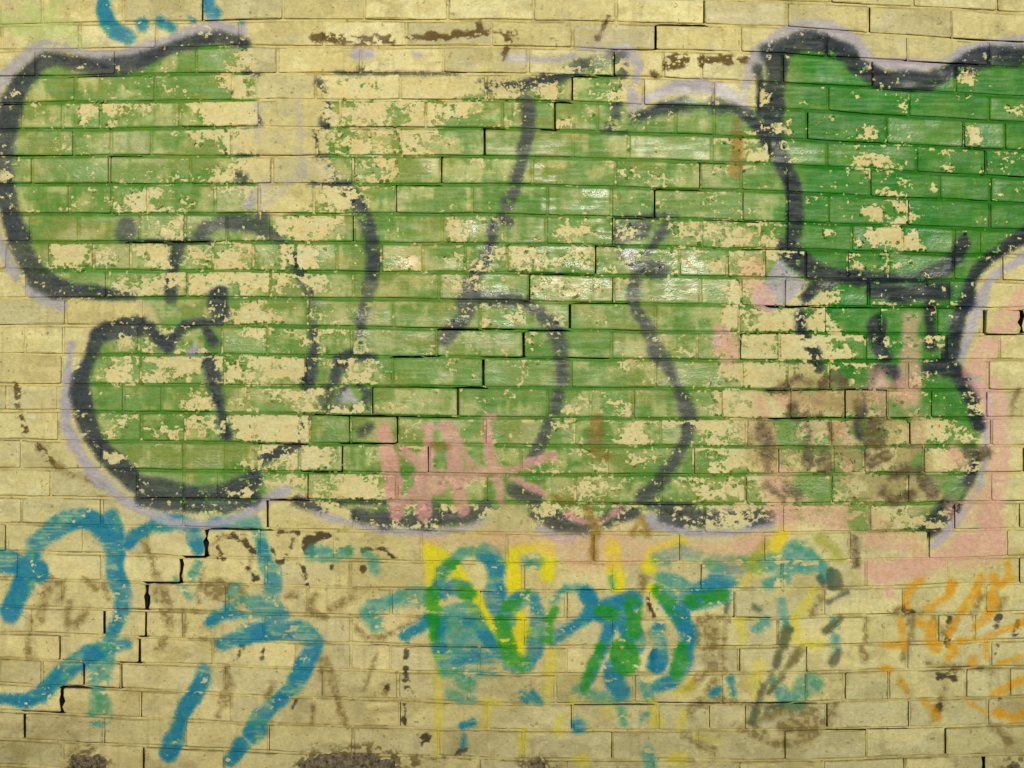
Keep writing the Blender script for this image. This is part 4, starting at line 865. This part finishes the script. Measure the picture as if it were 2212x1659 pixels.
# mortar: one part per course, its bed strip and its head joints; it stops short of the brick where a joint has opened
mr_ = random.Random(5)
def crack_at_bed(k, x):
    t = b = 0.0
    for (xa, xb, y, w) in BED_K.get(k, ()):
        if xa - 5 <= x <= xb + 5:
            e = w * (1.15 + .75 * mr_.random())
            if y <= float(jy(k, x)):
                t = max(t, e)
            else:
                b = max(b, e)
    return t, b
BED_K = {}
for c in BED_CRACKS:
    xm = (c[0] + c[1]) / 2
    k = min(range(NV + 1), key=lambda k: abs(float(jy(k, xm)) - c[2]))
    BED_K.setdefault(k, []).append(c)
def strip(V, F, rows):
    """rows of (p0, p1) across a joint; front at about 4 mm depth, edges run back"""
    q = len(V)
    for (p0, p1, d) in rows:
        V += [W(p0[0], p0[1], .06), W(p0[0], p0[1], d + .0012), W((p0[0] + p1[0]) / 2, (p0[1] + p1[1]) / 2, d), W(p1[0], p1[1], d + .0012), W(p1[0], p1[1], .06)]
    for i in range(len(rows) - 1):
        for c in range(4):
            a = q + i * 5 + c
            F.append((a, a + 1, a + 6, a + 5))
MV, MF = [], []
for k in range(-NUP, NV + NDN):
    V, F = [], []
    step = 14.0 if 0 <= k <= NV else 60.0
    x = XL
    rows = []
    hair = 0.0
    while x <= XR:
        t, b = crack_at_bed(k, x) if 0 <= k <= NV else (0, 0)
        if mr_.random() < .18:
            hair = mr_.choice((0, 0, 0, 0, 0, .3, .5, .8))
        yc = float(jy(k, x))
        ov = 1.6
        ty = yc - BW / 2 - ov + (t + ov if t else (hair + ov if hair and not t else 0))
        by = yc + BW / 2 + ov - (b + ov if b else 0)
        if by - ty < 1.0:
            by = ty + 1.0
        rows.append(((x, ty), (x, by), .0018 + mr_.gauss(0, .0006)))
        x += step
    strip(V, F, rows)
    for h in ALLH[k]:
        l_, r_ = -JW / 2 - 1.4, JW / 2 + 1.4
        skip = False
        for (cx, y0, y1, w) in HEAD_K.get(k, ()):
            if abs(cx - h) < 20:
                w = w * mr_.uniform(.9, 1.2)
                if w > 3.8:
                    skip = True
                elif mr_.random() < .5:
                    l_ = -JW / 2 + w
                else:
                    r_ = JW / 2 - w
        if skip:
            continue
        if l_ < -JW / 2 and r_ > JW / 2 and mr_.random() < .35:
            r_ = JW / 2 - mr_.uniform(.3, 1.0)
        yt, yb = float(jy(k, h)) + BW / 2 - 1, float(jy(k + 1, h)) - BW / 2 + 1
        rows = []
        for i in range(5):
            y = yb + (yt - yb) * i / 4
            jj = mr_.uniform(-.4, .4)
            rows.append(((h + l_ + jj, y), (h + r_ + jj, y), .0020 + mr_.gauss(0, .0006)))
        strip(V, F, rows)
    if -1 <= k <= NV:
        mesh_obj("mortar", V, F, M_PAINT, wall)
    else:
        q = len(MV)
        MV += V
        MF += [tuple(t + q for t in f) for f in F]
o = mesh_obj("mortar_mass", MV, MF, M_PAINT, wall)
o["kind"] = "stuff"

# curled flakes of paint standing off the wall at the rims of the bare patches
rim = box(chip_map, 3)
gy_, gx_ = np.gradient(rim)
mag = np.hypot(gx_, gy_) * film_map
ys, xs = np.nonzero(mag > .10)
fr = np.random.default_rng(31)
FV, FF, FU = [], [], []
pick = fr.permutation(len(ys))[:1500]
for i in pick:
    y, x = ys[i], xs[i]
    px, py = X1[x], Y1[y]
    if not (-60 < px < FW + 60 and 0 < py < FH):
        continue
    dx, dy = gx_[y, x] / (mag[y, x] / max(film_map[y, x], 1e-3)), gy_[y, x] / (mag[y, x] / max(film_map[y, x], 1e-3))
    n_ = math.hypot(dx, dy) or 1
    dx, dy = dx / n_, dy / n_
    Ln, wd, lift = fr.uniform(3, 9), fr.uniform(3, 10), fr.uniform(.0008, .0048)
    q = len(FV)
    for a in range(3):
        t = a / 2
        for b in range(3):
            c = (b - 1) * (1 - .25 * t * fr.random())
            ex = px + dx * (t - .75) * Ln - dy * c * wd / 2 + fr.normal() * .5
            ey = py + dy * (t - .75) * Ln + dx * c * wd / 2 + fr.normal() * .5
            FV.append(W(ex, ey, .0012 if a == 0 else -.0032 - lift * t * t * (1.2 - .4 * abs(c))))
            FU.append(W(px + dx * (t * .5 - 1.1) * Ln - dy * c * wd / 2, py + dy * (t * .5 - 1.1) * Ln + dx * c * wd / 2, 0))
    for a in range(2):
        for b in range(2):
            k = q + a * 3 + b
            FF.append((k, k + 1, k + 4, k + 3))
o = mesh_obj("paint_flakes", FV, FF, M_PAINT, wall, uvsrc=FU)
o["kind"] = "stuff"

# broken faces at the foot of the wall: crumbling masonry where the paint coat has burst off
def spall(cx, cy, rx, ry, bulge, seed, n=26, label=None):
    r = np.random.default_rng(seed)
    ph = r.random(6) * 6.28
    V, F = [], []
    rings = 12
    V.append(W(cx, cy, -bulge))
    for i in range(1, rings + 1):
        t = i / rings
        for s in range(n * 2):
            a = s / (n * 2) * 2 * math.pi
            k_ = 1 + .10 * math.sin(3 * a + ph[0]) + .07 * math.sin(5 * a + ph[1]) + .05 * math.sin(11 * a + ph[2])
            d = -bulge * (1 - t ** 4) + (r.random() - .5) * .010 * (1 - t) ** .3
            if i == rings:
                d = .004
            V.append(W(cx + rx * t * k_ * math.cos(a) + r.normal() * 1.2, cy + ry * t * k_ * math.sin(a) + r.normal() * 1.2, d))
    m = n * 2
    for s in range(m):
        F.append((0, 1 + s, 1 + (s + 1) % m))
    for i in range(rings - 1):
        for s in range(m):
            a, b = 1 + i * m + s, 1 + i * m + (s + 1) % m
            F.append((a, a + m, b + m, b))
    o = mesh_obj("spalled_patch", V, F, M_SPALL, wall)
    if label:
        o["label"] = label
spall(190, 1678, 50, 58, .010, 1, label="rounded spalled patch with a lifted paint rim")
spall(770, 1682, 140, 58, .014, 2, 40, label="wide dark crumbling patch of broken masonry")
spall(1162, 1672, 28, 30, .010, 3)
spall(2190, 1668, 24, 20, .008, 4)
print("bricks", len(bricks), "visible", sum(1 for b in bricks if b[0] > 0))
